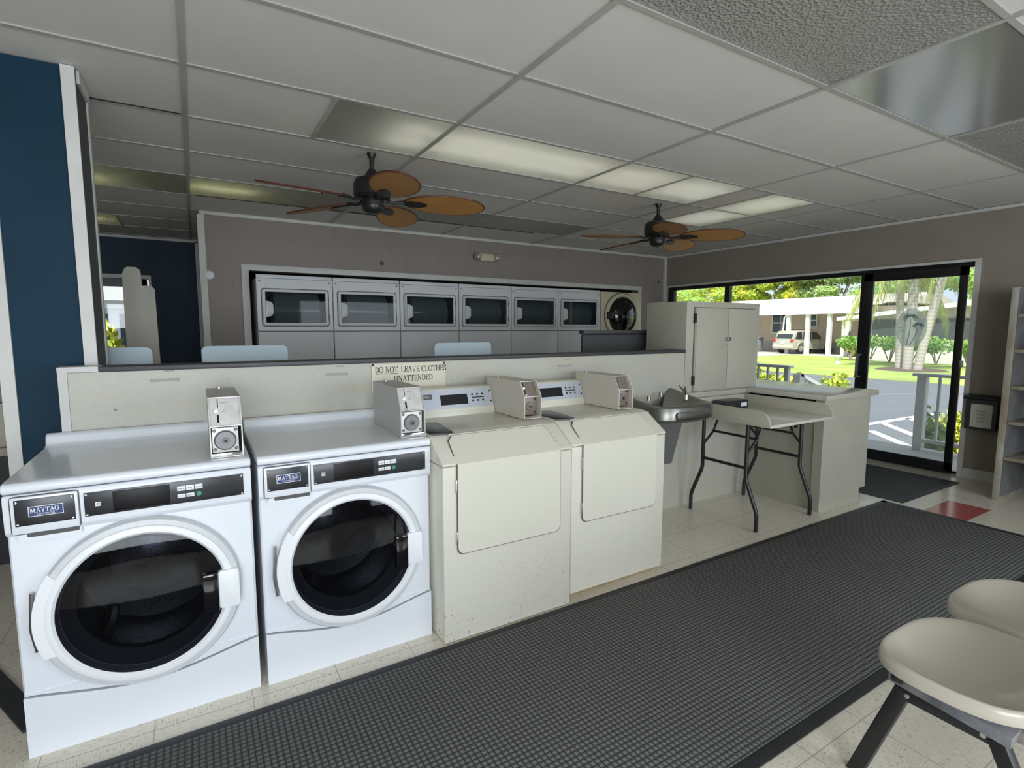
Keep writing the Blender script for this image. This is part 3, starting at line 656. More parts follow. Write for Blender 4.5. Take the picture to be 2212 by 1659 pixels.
# ------------------------------------------------------------------ ceiling fans
def fan(name, cx, cy, base, label, grp):
    T = thing(name, label, 'ceiling fan', (cx, cy, ZC), grp)
    part('downrod', MB().tube([(cx, cy, ZC), (cx, cy, 2.30)], .014, 14).lathe([(0, 0), (.028, 0), (.026, -.012), (.016, -.03), (0, -.03)], (cx, cy, ZC)).lathe([(0, .0), (.022, 0), (.05, -.045), (.05, -.055), (0, -.055)], (cx, cy, 2.335)), 'fan_black', T)
    part('motor_housing', MB().lathe([(0, 2.292), (.06, 2.29), (.102, 2.272), (.113, 2.24), (.113, 2.178), (.098, 2.16), (0, 2.16)], (cx, cy, 0)), 'fan_black', T)
    part('switch_housing', MB().lathe([(0, 2.165), (.062, 2.165), (.066, 2.15), (.066, 2.105), (.055, 2.085), (.035, 2.075), (0, 2.073)], (cx, cy, 0)), 'fan_black', T)
    part('band', MB().lathe([(.0665, 2.13), (.0685, 2.128), (.0685, 2.118), (.0665, 2.116)], (cx, cy, 0)), 'chair_black', T)
    for k in range(5):
        a = base+math.radians(72*k); R_ = Matrix.Rotation(a, 3, 'Z'); tilt = Matrix.Rotation(math.radians(-13), 3, 'X')
        prof = []
        n = 40
        mb = MB(); rim = []
        for i in range(n):
            th = 2*PI*i/n; u = math.cos(th); v = math.sin(th)
            L_ = .250*u; wdt = .122*(1+.10*u)*v
            rim.append((.440+L_, wdt))
        def P3(u, v, z): 
            p = tilt @ Vector((0, v, z)); return Vector((cx, cy, 2.150-(u-.2)*.03)) + R_ @ Vector((u, p.y, p.z))
        top = [mb.bm.verts.new(P3(u, v, .004)) for u, v in rim]; bot = [mb.bm.verts.new(P3(u, v, -.004)) for u, v in rim]
        ct = mb.bm.verts.new(P3(.440, 0, .006)); cb = mb.bm.verts.new(P3(.440, 0, -.006))
        for i in range(n):
            j = (i+1) % n; mb.bm.faces.new((top[i], top[j], ct)); mb.bm.faces.new((bot[j], bot[i], cb)); mb.bm.faces.new((top[i], bot[i], bot[j], top[j]))
        bl = part('blade', mb, 'blade', T)
        part('blade_rim', MB().tube([P3(u, v, 0) for u, v in rim], .0055, 6, closed=True), 'blade_edge', bl)
        br = MB(); c0 = Vector((cx, cy, 2.155)); 
        pts = [c0+R_ @ Vector((.07, 0, .0)), c0+R_ @ Vector((.12, 0, -.014)), c0+R_ @ Vector((.17, 0, -.006)), c0+R_ @ Vector((.2, 0, -.006))]
        br.tube(pts, [.012, .010, .010, .012], 8)
        hp = [(.19, .02), (.23, .036), (.28, .034), (.33, .012), (.33, -.012), (.28, -.034), (.23, -.036), (.19, -.02)]
        A = [br.bm.verts.new(P3(u, v, -.006)) for u, v in hp]; B = [br.bm.verts.new(P3(u, v, -.013)) for u, v in hp]
        br.bm.faces.new(A); br.bm.faces.new(B[::-1])
        for i in range(8): br.bm.faces.new((A[i], A[(i+1) % 8], B[(i+1) % 8], B[i]))
        part('blade_bracket', br, 'fan_black', T)
    ch = part('pull_chain', MB().tube([(cx+.055, cy+.02, 2.09), (cx+.055, cy+.02, 1.79)], .0018, 6), 'text_grey', T)
    part('pull_knob', MB().lathe([(0, 0), (.010, .002), (.013, .012), (.010, .022), (0, .024)], (cx+.055, cy+.02, 1.766), n=14), 'fan_black', ch)
GF = 'ceiling fans with leaf blades'
fan('ceiling_fan', .98, 3.30, math.radians(-20), 'near ceiling fan with amber leaf blades above the front-loading washers', GF)
fan('ceiling_fan', 3.455, 3.33, math.radians(19), 'far ceiling fan with brown leaf blades towards the entrance door', GF)

# ------------------------------------------------------------------ partition with cap
PY = 2.745
struct('wall_partition', MB().box(-.478, 3.17, PY, 2.855, 0, 1.19), 'partition', smooth=False)
struct('wall_partition_end', MB().box(3.17, 3.968, PY, 2.855, 0, .846), 'partition', smooth=False)
struct('trim_7', MB().box(-.482, -.452, PY-.008, PY, 0, 1.205).box(-.482, -.35, PY-.012, PY+.11, 1.192, 1.214), 'white_trim', smooth=False)
struct('trim_8', MB().box(3.17, 3.90, PY-.02, PY+.1, .848, .881), 'cream_paint', smooth=False)
solo('partition_cap', MB().box(-.35, 3.17, PY-.012, 2.875, 1.19, 1.212, .004), 'laminate_dark', 'long charcoal laminate cap along the top of the cream partition', 'ledge', (1.4, 2.8, 1.19))
for i, (x, z) in enumerate(((-.123, 1.146), (.609, 1.140), (2.05, 1.132))):
    T = thing('slot_plate', ['small metal slot plate on the partition above the left front-loading washer', 'small metal slot plate on the partition left of the warning sign', 'small metal slot plate on the partition above the second cream machine'][i], 'wall plate', (x, PY, z), 'slot plates on the partition')
    part('plate', MB().box(x-.055, x+.055, PY-.004, PY, z-.006, z+.006, .001), 'plate_grey', T)
    part('clip', MB().box(x+.0, x+.035, PY-.004, PY, z+.036, z+.043, .001), 'plate_grey', T)
solo('screw_hole', MB().lathe([(0, 0), (.006, 0), (.006, -.004), (.003, -.004)], (-.305, PY-.001, 1.028), 'y', 12), 'plate_grey', 'small grey screw head low on the left of the partition', 'screw', (-.305, PY, 1.028))
# warning sign
T = thing('warning_sign', 'cream warning sign with black serif lettering about leaving clothes', 'sign', (.99, PY, 1.04))
part('board', MB().box(.785, 1.205, PY-.005, PY-.001, 1.035, 1.186, .001), 'sign', T)
mb = MB(); pf = lambda u, v: (u, PY-.0062, v)
KX = .858; fu = lambda u: .802+(u-.802)*KX
x_ = serif(mb, 'DO NOT', .031, .802, lambda u, v: (fu(u), PY-.0062, 1.137+v)); mb.poly([(.804, PY-.0062, 1.130), (fu(x_), PY-.0062, 1.130), (fu(x_), PY-.0062, 1.1325), (.804, PY-.0062, 1.1325)])
serif(mb, 'LEAVE CLOTHES', .031, x_+.020, lambda u, v: (fu(u), PY-.0062, 1.137+v))
part('lettering', mb, 'text_black', T, smooth=False, recalc=False); mb = MB()
serif(mb, 'UNATTENDED', .031, .92, lambda u, v: (fu(u), PY-.0062, 1.088+v))
part('lettering', mb, 'text_black', T, smooth=False, recalc=False)
for x in (.793, 1.196): part('screw', MB().lathe([(0, -.004), (.004, -.004), (.0065, -.001), (.0065, .0)], (x, PY-.005, 1.179), 'y', 12), 'black_metal', T)

# ------------------------------------------------------------------ front-loading washers (two)
def front_loader(x0, yf, label, grp):
    W, D, H = .675, .597, .865
    cx = x0+.337; cz = .447
    T = thing('front_load_washer', label, 'washing machine', (x0, yf, 0), grp)
    # body with a round opening
    bm = MB(); n = 64; ry = .235
    zt, zb = .862, .205
    def sq(th):
        c, s_ = math.cos(th), math.sin(th); hx = W/2-.006
        k = min(hx/abs(c) if abs(c) > 1e-6 else 9, ((zt-cz) if s_ > 0 else (cz-zb))/abs(s_) if abs(s_) > 1e-6 else 9)
        return (cx+c*k, cz+s_*k)
    angs = sorted([2*PI*i/n for i in range(n)]+[math.atan2(zt-cz, W/2-.006), math.atan2(zt-cz, -(W/2-.006)), math.atan2(zb-cz, W/2-.006)+2*PI, math.atan2(zb-cz, -(W/2-.006))+2*PI])
    O = [bm.bm.verts.new((sq(a)[0], yf, sq(a)[1])) for a in angs]; I = [bm.bm.verts.new((cx+ry*math.cos(a), yf, cz+ry*math.sin(a))) for a in angs]
    I2 = [bm.bm.verts.new((cx+ry*math.cos(a), yf+.05, cz+ry*math.sin(a))) for a in angs]
    N_ = len(angs)
    for i in range(N_):
        j = (i+1) % N_
        bm.bm.faces.new((O[i], O[j], I[j], I[i])); bm.bm.faces.new((I[i], I[j], I2[j], I2[i]))
    e = .006; xl, xr = x0, x0+W; yb = yf+D
    for (xa, xb) in ((xl+e, xl), (xr-e, xr)):
        bm.poly([(xa, yf, zb), (xb, yf+e, zb), (xb, yf+e, zt), (xa, yf, zt)])
        bm.poly([(xb, yf+e, zb), (xb, yb, zb), (xb, yb, zt), (xb, yf+e, zt)])
    bm.poly([(xl, yb, zb), (xr, yb, zb), (xr, yb, zt), (xl, yb, zt)])
    part('cabinet', bm, 'white', T, ang=50)
    # toe panel with a dipped top seam
    pts = [(xl+.001, .0), (xr-.001, .0), (xr-.001, .203)]
    for i in range(1, 24):
        t_ = i/24; pts.append((xr-.001-(W-.002)*t_, .203-.052*math.sin(PI*t_)**1.3))
    pts.append((xl+.001, .203))
    tp = MB(); tp.prism(pts, 'y', yf-.008, yf+.03)
    tp.box(xl+.001, xr-.001, yf+.03, yb, 0.0, .205)
    part('toe_panel', tp, 'white', T, ang=40)
    # filler above the toe seam (cabinet skin following the dip)
    pts = [(xl+.004, .212), (xr-.004, .212)]
    for i in range(0, 25): t_ = i/24; pts.append((xr-.004-(W-.008)*t_, .209-.052*math.sin(PI*t_)**1.3))
    part('lower_skin', MB().prism(pts, 'y', yf-.004, yf+.002), 'white', T)
    # control fascia band
    fb = MB(); fb.prism([(yf+.02, .728), (yf-.004, .733), (yf-.016, .748), (yf-.018, .852), (yf-.012, .863), (yf+.02, .864)], 'x', xl-.001, xr+.001, .003)
    fa = part('control_fascia', fb, 'white', T)
    ys = yf-.0195
    part('faceplate', MB().box(x0+.194, x0+.650, ys-.003, ys+.002, .768, .845, .001), 'black_plate', fa)
    dsp = part('display', MB().box(x0+.268, x0+.425, ys-.0045, ys, .774, .840, .001), 'panel_display', fa)
    for i in range(3): part('button', MB().box(x0+.446+i*.026, x0+.470+i*.026, ys-.005, ys, .812, .829, .001), 'label_white', fa)
    for i in range(2): part('button', MB().box(x0+.446+i*.026, x0+.470+i*.026, ys-.005, ys, .788, .801, .001), 'label_white', fa)
    for a, b, zz in (('NORMAL', 0, .8185), ('PERM', 1, .8185), ('DELICATE', 2, .8185), ('WHITES', 0, .7925), ('BRIGHT', 1, .7925)):
        tx = MB(); sans(tx, a, .0035, x0+.458+b*.026, zz, lambda u, v: (u, ys-.0056, v), 'CENTER'); part('button_text', tx, 'text_black', fa, smooth=False, recalc=False)
    part('start_button', MB().lathe([(0, -.005), (.008, -.005), (.009, 0)], (x0+.510, ys, .795), 'y', 16), 'green_btn', fa)
    ic = MB(); ic.box(x0+.222, x0+.236, ys-.0040, ys, .798, .812)
    part('icon', ic, 'silver_plate', fa)
    icb = MB(); icb.poly([(x0+.224, ys-.0045, .802), (x0+.234, ys-.0045, .802), (x0+.234, ys-.0045, .803), (x0+.224, ys-.0045, .803)]); icb.poly([(x0+.225, ys-.0045, .807), (x0+.234, ys-.0045, .8085), (x0+.2335, ys-.0045, .8065), (x0+.225, ys-.0045, .8055)])
    part('icon_mark', icb, 'text_black', fa, smooth=False)
    for xx in (x0+.200, x0+.644):
        for zz in (.774, .839): part('screw', MB().lathe([(0, -.0025), (.003, -.0022), (.0042, 0)], (xx, ys-.003, zz), 'y', 10), 'chrome', fa)
    # detergent drawer with badge
    dr = MB(); dr.box(x0+.018, x0+.180, yf-.026, yf-.0, .742, .857, .004)
    dd = part('detergent_drawer', dr, 'white', T)
    gr = MB(); ring_o = rrect(x0+.015, x0+.183, .739, .860, .010, 3)
    gr.prism(ring_o, 'y', yf-.0195, yf-.016); part('drawer_gap', gr, 'groove', dd)
    part('badge_plate', MB().box(x0+.028, x0+.172, yf-.029, yf-.025, .768, .850, .001), 'black_plate', dd)
    yb_ = yf-.0295
    lg = MB(); lg.poly([(x0+.060, yb_, .794), (x0+.144, yb_, .794), (x0+.144, yb_, .826), (x0+.060, yb_, .826)]); part('badge_border', lg, 'label_white', dd, smooth=False)
    lg = MB(); lg.poly([(x0+.062, yb_-.0004, .796), (x0+.142, yb_-.0004, .796), (x0+.142, yb_-.0004, .824), (x0+.062, yb_-.0004, .824)]); part('badge_field', lg, 'navy', dd, smooth=False)
    lg = MB(); kx = .84
    serif(lg, 'MAYTAG', .0155, 0, lambda u, v: (x0+.0645+u*kx, yb_-.0008, .8055+v), bold=1.2, gap=.02, slab=.10)
    part('badge_lettering', lg, 'label_white', dd, smooth=False, recalc=False)
    lg = MB(); sans(lg, 'COMMERCIAL', .005, x0+.102, .7985, lambda u, v: (u, yb_-.0008, v), 'CENTER')
    part('badge_small_lettering', lg, 'label_white', dd, smooth=False, recalc=False)
    for xx in (x0+.034, x0+.166):
        for zz in (.775, .843): part('screw', MB().lathe([(0, -.0025), (.003, -.0022), (.0042, 0)], (xx, yf-.029, zz), 'y', 10), 'chrome', dd)
    hd = MB(); hd.prism(rrect(x0+.030, x0+.182, .714, .742, .010, 4), 'y', yf-.017, yf-.003)
    part('drawer_grip', hd, 'white', dd)
    hd = MB(); hd.prism(rrect(x0+.050, x0+.178, .727, .741, .006, 4), 'y', yf-.0175, yf-.012); part('grip_recess', hd, 'groove', dd)
    # top
    tt = MB(); tt.prism([(yf-.010, .866), (yf-.022, .872), (yf-.022, .890), (yf-.012, .900), (yf+.02, .902), (yf+D-.06, .905), (yf+D-.035, .915), (yf+D-.025, .945), (yf+D-.005, .955), (yf+D+.01, .95), (yf+D+.01, .866)], 'x', xl-.002, xr+.002, .006, 3)
    part('top_panel', tt, 'white', T, ang=60)
    # door
    dp = yf-.04
    ro = MB(); ro.lathe([(.232, yf-.001), (.290, yf-.001), (.291, dp+.018), (.284, dp+.006), (.270, dp+.004), (.262, dp+.003)], (cx, 0, cz), 'y', 72)
    dd = part('door', ro, 'ring_grey', T)
    ri = MB(); ri.lathe([(.268, dp+.003), (.266, dp-.002), (.258, dp-.006), (.246, dp-.006), (.238, dp+.002), (.235, dp+.02), (.235, yf-.001)], (cx, 0, cz), 'y', 72)
    part('door_ring', ri, 'ring_white', dd, label='white inner ring of the door')
    # grey joint segments + hinge notch
    hg = MB()
    for a0, a1 in ((147, 205),):
        P = [(cx+r_*math.cos(math.radians(a)), cz+r_*math.sin(math.radians(a))) for r_, rng_ in ((.2925, range(a0, a1+1, 4)), (.262, range(a1, a0-1, -4))) for a in rng_]
        hg.prism(P, 'y', dp-.003, dp+.02)
    part('hinge_cover', hg, 'ring_white', dd)
    part('hinge_pin', MB().tube([(cx-.292, yf-.012, cz+.10), (cx-.300, yf-.014, cz-.02), (cx-.290, yf-.012, cz-.095)], .006, 8), 'steel', dd)
    gl = MB(); gl.lathe([(.238, dp+.001), (.20, dp-.006), (.14, dp-.012), (.07, dp-.016), (0, dp-.018)], (cx, 0, cz), 'y', 64)
    part('door_glass', gl, 'washer_glass', dd)
    # handle
    hb = MB(); hb.box(cx+.165, cx+.216, dp-.024, dp+.01, cz-.083, cz+.060, .006)
    part('handle_recess', hb, 'black_gloss', dd, label='black finger recess')
    hb = MB(); hb.prism(rrect(cx+.214, cx+.282, cz-.078, cz+.062, .012, 4), 'y', dp-.016, dp+.02, .004)
    part('door_handle', hb, 'ring_white', dd)
    # gasket and drum
    part('gasket', MB().lathe([(.232, yf+.002), (.215, yf+.03), (.20, yf+.05), (.205, yf+.09)], (cx, 0, cz), 'y', 48), mat('grey_rubber_gasket', (.22, .22, .22), .6), T)
    dm = MB(); dm.lathe([(.205, yf+.09), (.235, yf+.10), (.235, yf+.36), (.15, yf+.42), (.05, yf+.40), (0, yf+.39)], (cx, 0, cz), 'y', 48)
    for k in range(3):
        a = math.radians(90+120*k+20); 
        dm.tube([(cx+.22*math.cos(a), yf+.11, cz+.22*math.sin(a)), (cx+.20*math.cos(a), yf+.2, cz+.20*math.sin(a)), (cx+.22*math.cos(a), yf+.36, cz+.22*math.sin(a))], .022, 8)
    part('drum', dm, 'drum', T)
    return T
GW = 'white front-loading washers'
front_loader(-.527, 2.13, 'white front-loading washer at the left end of the row, beside the blue column', GW)
front_loader(.172, 2.12, 'white front-loading washer between the left one and the cream machines', GW)

# ------------------------------------------------------------------ coin boxes
def coin_box(x0, yf, z0, w, label, paint, grey, depth=.40, ztop=1.105):
    T = thing('coin_box', label, 'coin box', (x0, yf, z0), 'coin payment boxes on the washers')
    x1 = x0+w; zm = z0+.115; yt = yf+.045; t_ = .004
    side = [(yf, z0), (yf, zm), (yt, ztop), (yf+depth, ztop), (yf+depth, z0)]
    b = MB(); b.prism(side, 'x', x0, x0+t_); b.prism(side, 'x', x1-t_, x1)
    b.box(x0+t_, x1-t_, yt, yf+depth-t_, ztop-t_, ztop-.0003); b.box(x0+t_, x1-t_, yf+depth-t_, yf+depth-.0003, z0, ztop); b.box(x0+t_, x1-t_, yf+.0004, yf+depth-t_, z0+.0003, z0+t_)
    b.box(x0+t_, x1-t_, yf+.001, yf+.04, zm-.002, zm+.002)
    part('case', b, paint, T, smooth=False)
    plate = 'coin_in' if not grey else 'steel_light'
    dpth = .008 if grey else .03
    # upper slanted plate
    p = MB(); e = .004
    dy = yt-yf; hz = ztop-zm
    def up(u, v, o): # u across 0..1, v up 0..1
        return (x0+e+u*(w-2*e), yf+dy*v+dpth*1.0-o, zm+hz*v+.0)
    p.poly([up(0, 0, 0), up(1, 0, 0), up(1, .97, 0), up(0, .97, 0)])
    pu = part('coin_slide_plate', p, plate, T, smooth=False)
    k = MB()
    def upq(u0, u1, v0, v1, o): k.poly([up(u0, v0, o), up(u1, v0, o), up(u1, v1, o), up(u0, v1, o)])
    upq(.26, .29, .64, .92, .001); upq(.23, .30, .08, .38, .001)
    part('coin_slot', k, 'black_hole', pu, smooth=False)
    tx = MB()
    if grey:
        sans(tx, 'QUARTERS', .0035, 0, 0, lambda u, v: up(.36+u/w, .78+v/hz, .001))
        sans(tx, 'COIN', .003, 0, 0, lambda u, v: up(.44+u/w, .55+v/hz, .001)); sans(tx, 'RETURN', .003, 0, 0, lambda u, v: up(.40+u/w, .47+v/hz, .001))
        part('lettering', tx, 'text_grey', pu, smooth=False, recalc=False)
    part('coin_return_button', MB().lathe([(0, -.008), (.006, -.008), (.007, 0)], (x0+.025, up(0, .5, 0)[1], zm+hz*.52), 'y', 14), 'chrome', pu)
    part('coin_cup', MB().lathe([(0, -.006), (.005, -.006), (.006, 0)], (x0+.028, up(0, .08, 0)[1], zm+hz*.08), 'y', 12), 'chrome', pu)
    # lower vault plate with round lock
    p = MB(); yl = yf+dpth; p.box(x0+.007, x1-.014, yl, yl+.003, z0+.018, zm-.006, .001)
    pl_ = part('vault_door', p, plate, T)
    cx_, cz_ = x0+w*.46, z0+.062
    r_ = .037 if grey else .022
    part('lock_disc', MB().lathe([(0, -.008), (r_*.85, -.008), (r_, 0)], (cx_, yl, cz_), 'y', 32), 'lock_grey' if grey else 'coin_in', pl_) 
    part('lock_cylinder', MB().lathe([(.004, -.017), (.010, -.017), (.012, -.008), (.012, 0)], (cx_, yl, cz_), 'y', 20), 'chrome', pl_)
    part('keyhole', MB().lathe([(0, -.0165), (.005, -.0165)], (cx_, yl, cz_), 'y', 12), 'black_hole', pl_)
    for xx in (x0+.015, x1-.022):
        for zz in (z0+.030, zm-.016): part('bolt', MB().lathe([(0, -.003), (.004, -.003), (.0065, 0)], (xx, yl, zz), 'y', 12), 'black_metal' if not grey else 'chair_grey', pl_)
    part('coin_tray', MB().box(x0+.004, x1-.004, yf+.002, yf+.004, z0+.004, z0+.015, .0005), 'chrome' if grey else 'coin_in', T)
    part('top_lock', MB().lathe([(0, .006), (.010, .006), (.011, 0)], (x0+w*.45, yf+depth*.9, ztop), 'z', 14), 'steel', T)
    return T
coin_box(.026, 2.15, .903, .106, 'grey steel coin box on the left front-loading washer', 'steel_light', True, ztop=1.12)
coin_box(.735, 2.15, .903, .112, 'grey steel coin box on the right front-loading washer, under the warning sign', 'coin_grey', True, ztop=1.115)
coin_box(1.420, 2.245, .908, .105, 'cream coin box between the two cream machines', 'coin_cream', False, ztop=1.10)
coin_box(2.060, 2.245, .908, .107, 'cream coin box on the right cream machine, beside the drinking fountain', 'coin_cream', False, ztop=1.10)

# ------------------------------------------------------------------ cream machines
def cream_washer(x0, x1, yf, zb, body, label, right_open=False):
    T = thing('cream_washer', label, 'washing machine', (x0, yf, zb), 'cream commercial washers')
    zs, zt, ys, yt = .785, .905, yf, yf+.165
    yb = 2.70
    b = MB(); b.prism([(yf, zb), (yf, zs), (yf+.004, zs+.003), (yb, zs+.003), (yb, zb)], 'x', x0+.003, x1-.003, .004)
    part('cabinet', b, body, T)
    # top cap with sloped nose
    c = MB(); c.prism([(yf-.006, zs+.006), (yf-.006, zs+.016), (yf+.118, .884), (yf+.14, .898), (yf+.185, zt), (yb, zt+.002), (yb, zs+.006)], 'x', x0, x1, .006, 3)
    part('top_cover', c, 'cream', T, ang=50)
    # door panel following the nose
    dx0, dx1 = x0+.068, x1-.075
    def prof(o): return [(yf-.004-o, .40), (yf-.004-o, zs+.012), (yf-.008-o*1.0+.008, zs+.022+o*.5), (yf+.112, .885+o*1.2)]
    def door(o, gx, name, m, parent, th=0):
        pts = []
        for (y, z) in prof(o): pts.append((y, z))
        mb = MB(); n = len(pts)
        # rounded lower corners
        r = .03; x_a, x_b = dx0-gx, dx1+gx; z0_ = .40-gx
        front = [(x_a, zs+.012), *[(x_a+r-r*math.cos(a), z0_+r-r*math.sin(a)) for a in [i*PI/2/6 for i in range(7)]], *[(x_b-r+r*math.sin(a), z0_+r-r*math.cos(a)) for a in [i*PI/2/6 for i in range(7)]], (x_b, zs+.012)]
        mb.poly([(x, yf-.004-o, z) for x, z in front])
        # slope part, tapering slightly, rounded upper corners
        y1_, z1_ = yf+.118+gx*.8, .892+gx*.6+o*.8; y0_, z0s = yf-.004-o, zs+.012
        t_ = .82
        ya, za = y0_+(y1_-y0_)*t_, z0s+(z1_-z0s)*t_
        tp = .012
        mb.poly([(x_a, y0_, z0s), (x_b, y0_, z0s), (x_b-tp*.5, ya, za), (x_b-tp-.02, y1_, z1_), (x_a+tp+.02, y1_, z1_), (x_a+tp*.5, ya, za)])
        o_ = part(name, mb, m, parent, smooth=False); return o_
    g = door(.002, .0045, 'door_gap', 'groove_rust' if body == 'cream_dirty' else 'groove', T)
    d_ = door(.0045, 0, 'door', 'cream', T)
    md = d_.modifiers.new('solid', 'SOLIDIFY'); md.thickness = .003; md.offset = 0
    # lip groove along the top of the door recess
    part('recess_lip', MB().tube([(dx0+.02, yf+.130, .8975), (dx1-.02, yf+.130, .8975)], .0035, 6), 'cream', T)
    lb = MB(); ya, za = yf+.078, .866
    nx = Vector((0, -.105, .13)).normalized()
    def sl(u, v, o=0): 
        dv = Vector((0, .122, .095)).normalized(); p = Vector((dx1-.155+u, yf+.072, .8555))+dv*v+nx*(.004+o); return p
    lb.poly([sl(a, b) for a, b in rrect(0, .085, -.008, .008, .0078, 5)]); lbl = part('label', lb, 'sign', d_, smooth=False)
    lt = MB(); sans(lt, 'LOAD BALANCE ARM', .006, .0425, -.003, lambda u, v: sl(u, v, .0008), 'CENTER'); part('lettering', lt, 'text_black', lbl, smooth=False, recalc=False)
    for z in (.70, .47): part('hinge', MB().box(dx0-.008, dx0-.002, yf-.012, yf-.002, z-.03, z+.03, .002), 'steel', T)
    # black pad on the top left corner
    pd = MB(); pd.prism([(x0+.01, yf+.14), (x0+.105, yf+.12), (x0+.115, yf+.13), (x0+.15, yf+.40), (x0+.09, yf+.42), (x0+.01, yf+.42)], 'z', .9065, .9095, .001); part('corner_pad', pd, 'black_plate', T)
    # console
    cx0, cx1 = x0+.012, (1.417 if x0 < 1.2 else 2.057)
    k = MB(); k.prism([(2.545, .905), (2.56, .945), (2.60, 1.045), (2.615, 1.052), (2.70, 1.052), (2.70, .905)], 'x', cx0, cx1, .004)
    cs = part('console', k, 'cream', T)
    def cp(x, v, o=0): # v 0..1 along slanted face
        p0, p1 = Vector((0, 2.56, .945)), Vector((0, 2.60, 1.045)); q = p0.lerp(p1, v); nn = Vector((0, -.1, .04)).normalized(); q = q+nn*(.0012+o); return (x, q.y, q.z)
    k = MB(); k.poly([cp(cx0+.004, .0), cp(cx1-.004, .0), cp(cx1-.004, .97), cp(cx0+.004, .97)]); fp = part('face_plate', k, 'silver_plate', cs, smooth=False)
    xm = cx1-.315
    k = MB(); k.poly([cp(xm, .18, .001), cp(xm+.160, .18, .001), cp(xm+.160, .70, .001), cp(xm, .70, .001)]); part('display', k, 'display', fp, smooth=False)
    for i in range(3):
        for v in (.28, .60): part('button', MB().poly([cp(xm+.185+i*.031, v, .001), cp(xm+.197+i*.031, v, .001), cp(xm+.197+i*.031, v+.09, .001), cp(xm+.185+i*.031, v+.09, .001)]), 'text_black', fp, smooth=False)
    k = MB(); k.poly([cp(xm+.185, .46, .001), cp(xm+.262, .46, .001), cp(xm+.262, .51, .001), cp(xm+.185, .51, .001)])
    part('button_bar', k, 'text_black', fp, smooth=False)
    for v in (.25, .78): part('screw', MB().lathe([(0, -.003), (.0045, -.003), (.005, 0)], cp(cx1-.014, v), 'y', 10), 'black_metal', fp)
    k = MB(); k.poly([cp(xm-.115, .52, .001), cp(xm-.045, .52, .001), cp(xm-.045, .78, .001), cp(xm-.115, .78, .001)]); lg = part('logo_plate', k, 'text_grey', fp, smooth=False)
    k = MB(); serif(k, 'MAYTAG', .0085, xm-.108, lambda u, v: cp(u, .60+v/.107, .002), bold=1.4, gap=.02, slab=.1); part('logo_lettering', k, 'label_white', lg, smooth=False, recalc=False)
    return T
cream_washer(.858, 1.540, 2.0, .004, 'cream_dirty', 'cream washer stained with brown specks low on its front')
cream_washer(1.560, 2.212, 2.03, .03, 'cream_scuffed', 'scuffed cream washer at the right end of the row')
solo('wooden_plinth', MB().box(1.56, 2.20, 2.06, 2.68, 0, .028), mat('worn_plywood', (.38, .30, .16), .7, var=.3, vscale=8), 'thin worn wooden plinth under the right cream washer', 'plinth', (1.88, 2.3, 0))

# ------------------------------------------------------------------ drinking fountain
T = thing('drinking_fountain', 'grey steel drinking fountain mounted on the partition beside the cream washer', 'drinking fountain', (2.76, PY-.002, .0))
fx0, fx1, fyf = 2.50, 3.04, 2.30
def bowl_outline(x0, x1, yf, yb, r=.14, inset=0):
    pts = [(x0+inset, yb-.1*k) for k in range(0, 3)]
    pts += [(x0+inset+r-r*math.cos(a), yf+inset+r-r*math.sin(a)) for a in [i*PI/2/8 for i in range(9)]]
    cxm = (x0+x1)/2
    pts += [(cxm, yf+inset-.012)]
    pts += [(x1-inset-r+r*math.sin(a), yf+inset+r-r*math.cos(a)) for a in [i*PI/2/8 for i in range(9)]]
    pts += [(x1-inset, yb-.1*k) for k in (2, 1, 0)]
    return pts
yb = PY-.002
rings = []
mb = MB()
lv = [(.02, .765, .03), (.0, .785, 0), (.0, .862, 0), (.006, .872, 0), (.018, .874, 0), (.045, .862, 0), (.075, .835, 0)]
prev = None
for ins, z, _ in lv:
    o_ = bowl_outline(fx0, fx1, fyf, yb, inset=ins)
    ring = [mb.bm.verts.new((x, y, z+max(0, y-2.45)*(.20 if z > .80 else 0))) for x, y in o_]
    if prev:
        for i in range(len(ring)-1): mb.bm.faces.new((prev[i], prev[i+1], ring[i+1], ring[i]))
    else: mb.bm.faces.new(ring[::-1])
    prev = ring
cv = mb.bm.verts.new(((fx0+fx1)/2, 2.58, .822))
for i in range(len(prev)-1): mb.bm.faces.new((prev[i], prev[i+1], cv))
bs = part('basin', mb, 'fountain', T, ang=50)
for q in ((2.70, 2.64, .890), (2.86, 2.68, .905)): part('drain_knob', MB().lathe([(0, .012), (.012, .010), (.016, -.02)], q, n=14), 'fountain', bs)
part('push_bar', MB().prism(rrect(2.60, 2.84, .795, .838, .018, 5), 'y', fyf-.013, fyf+.03, .003), 'fountain', bs)
part('side_push_bar', MB().prism([(2.44, .795), (2.60, .795), (2.60, .838), (2.44, .838)], 'x', fx0-.006, fx0+.01, .003), 'fountain', bs)
bb = part('bubbler', MB().tube([(2.985, 2.56, .865), (2.985, 2.56, .905)], [.017, .014], 14).tube([(2.985, 2.56, .90), (2.965, 2.55, .935), (2.955, 2.545, .965)], [.013, .010, .005], 10), 'chrome', T)
part('bubbler_guard', MB().tube([(2.985, 2.56, .905), (2.962, 2.57, .94), (2.935, 2.585, .975)], [.005, .010, .004], 8), 'chrome', bb)
mb = MB(); mb.prism([(2.56, .77), (2.98, .77), (2.86, .42), (2.66, .42)], 'y', 2.56, yb); part('shroud', mb, mat('dark_grey_shroud', (.11, .11, .10), .5), T)

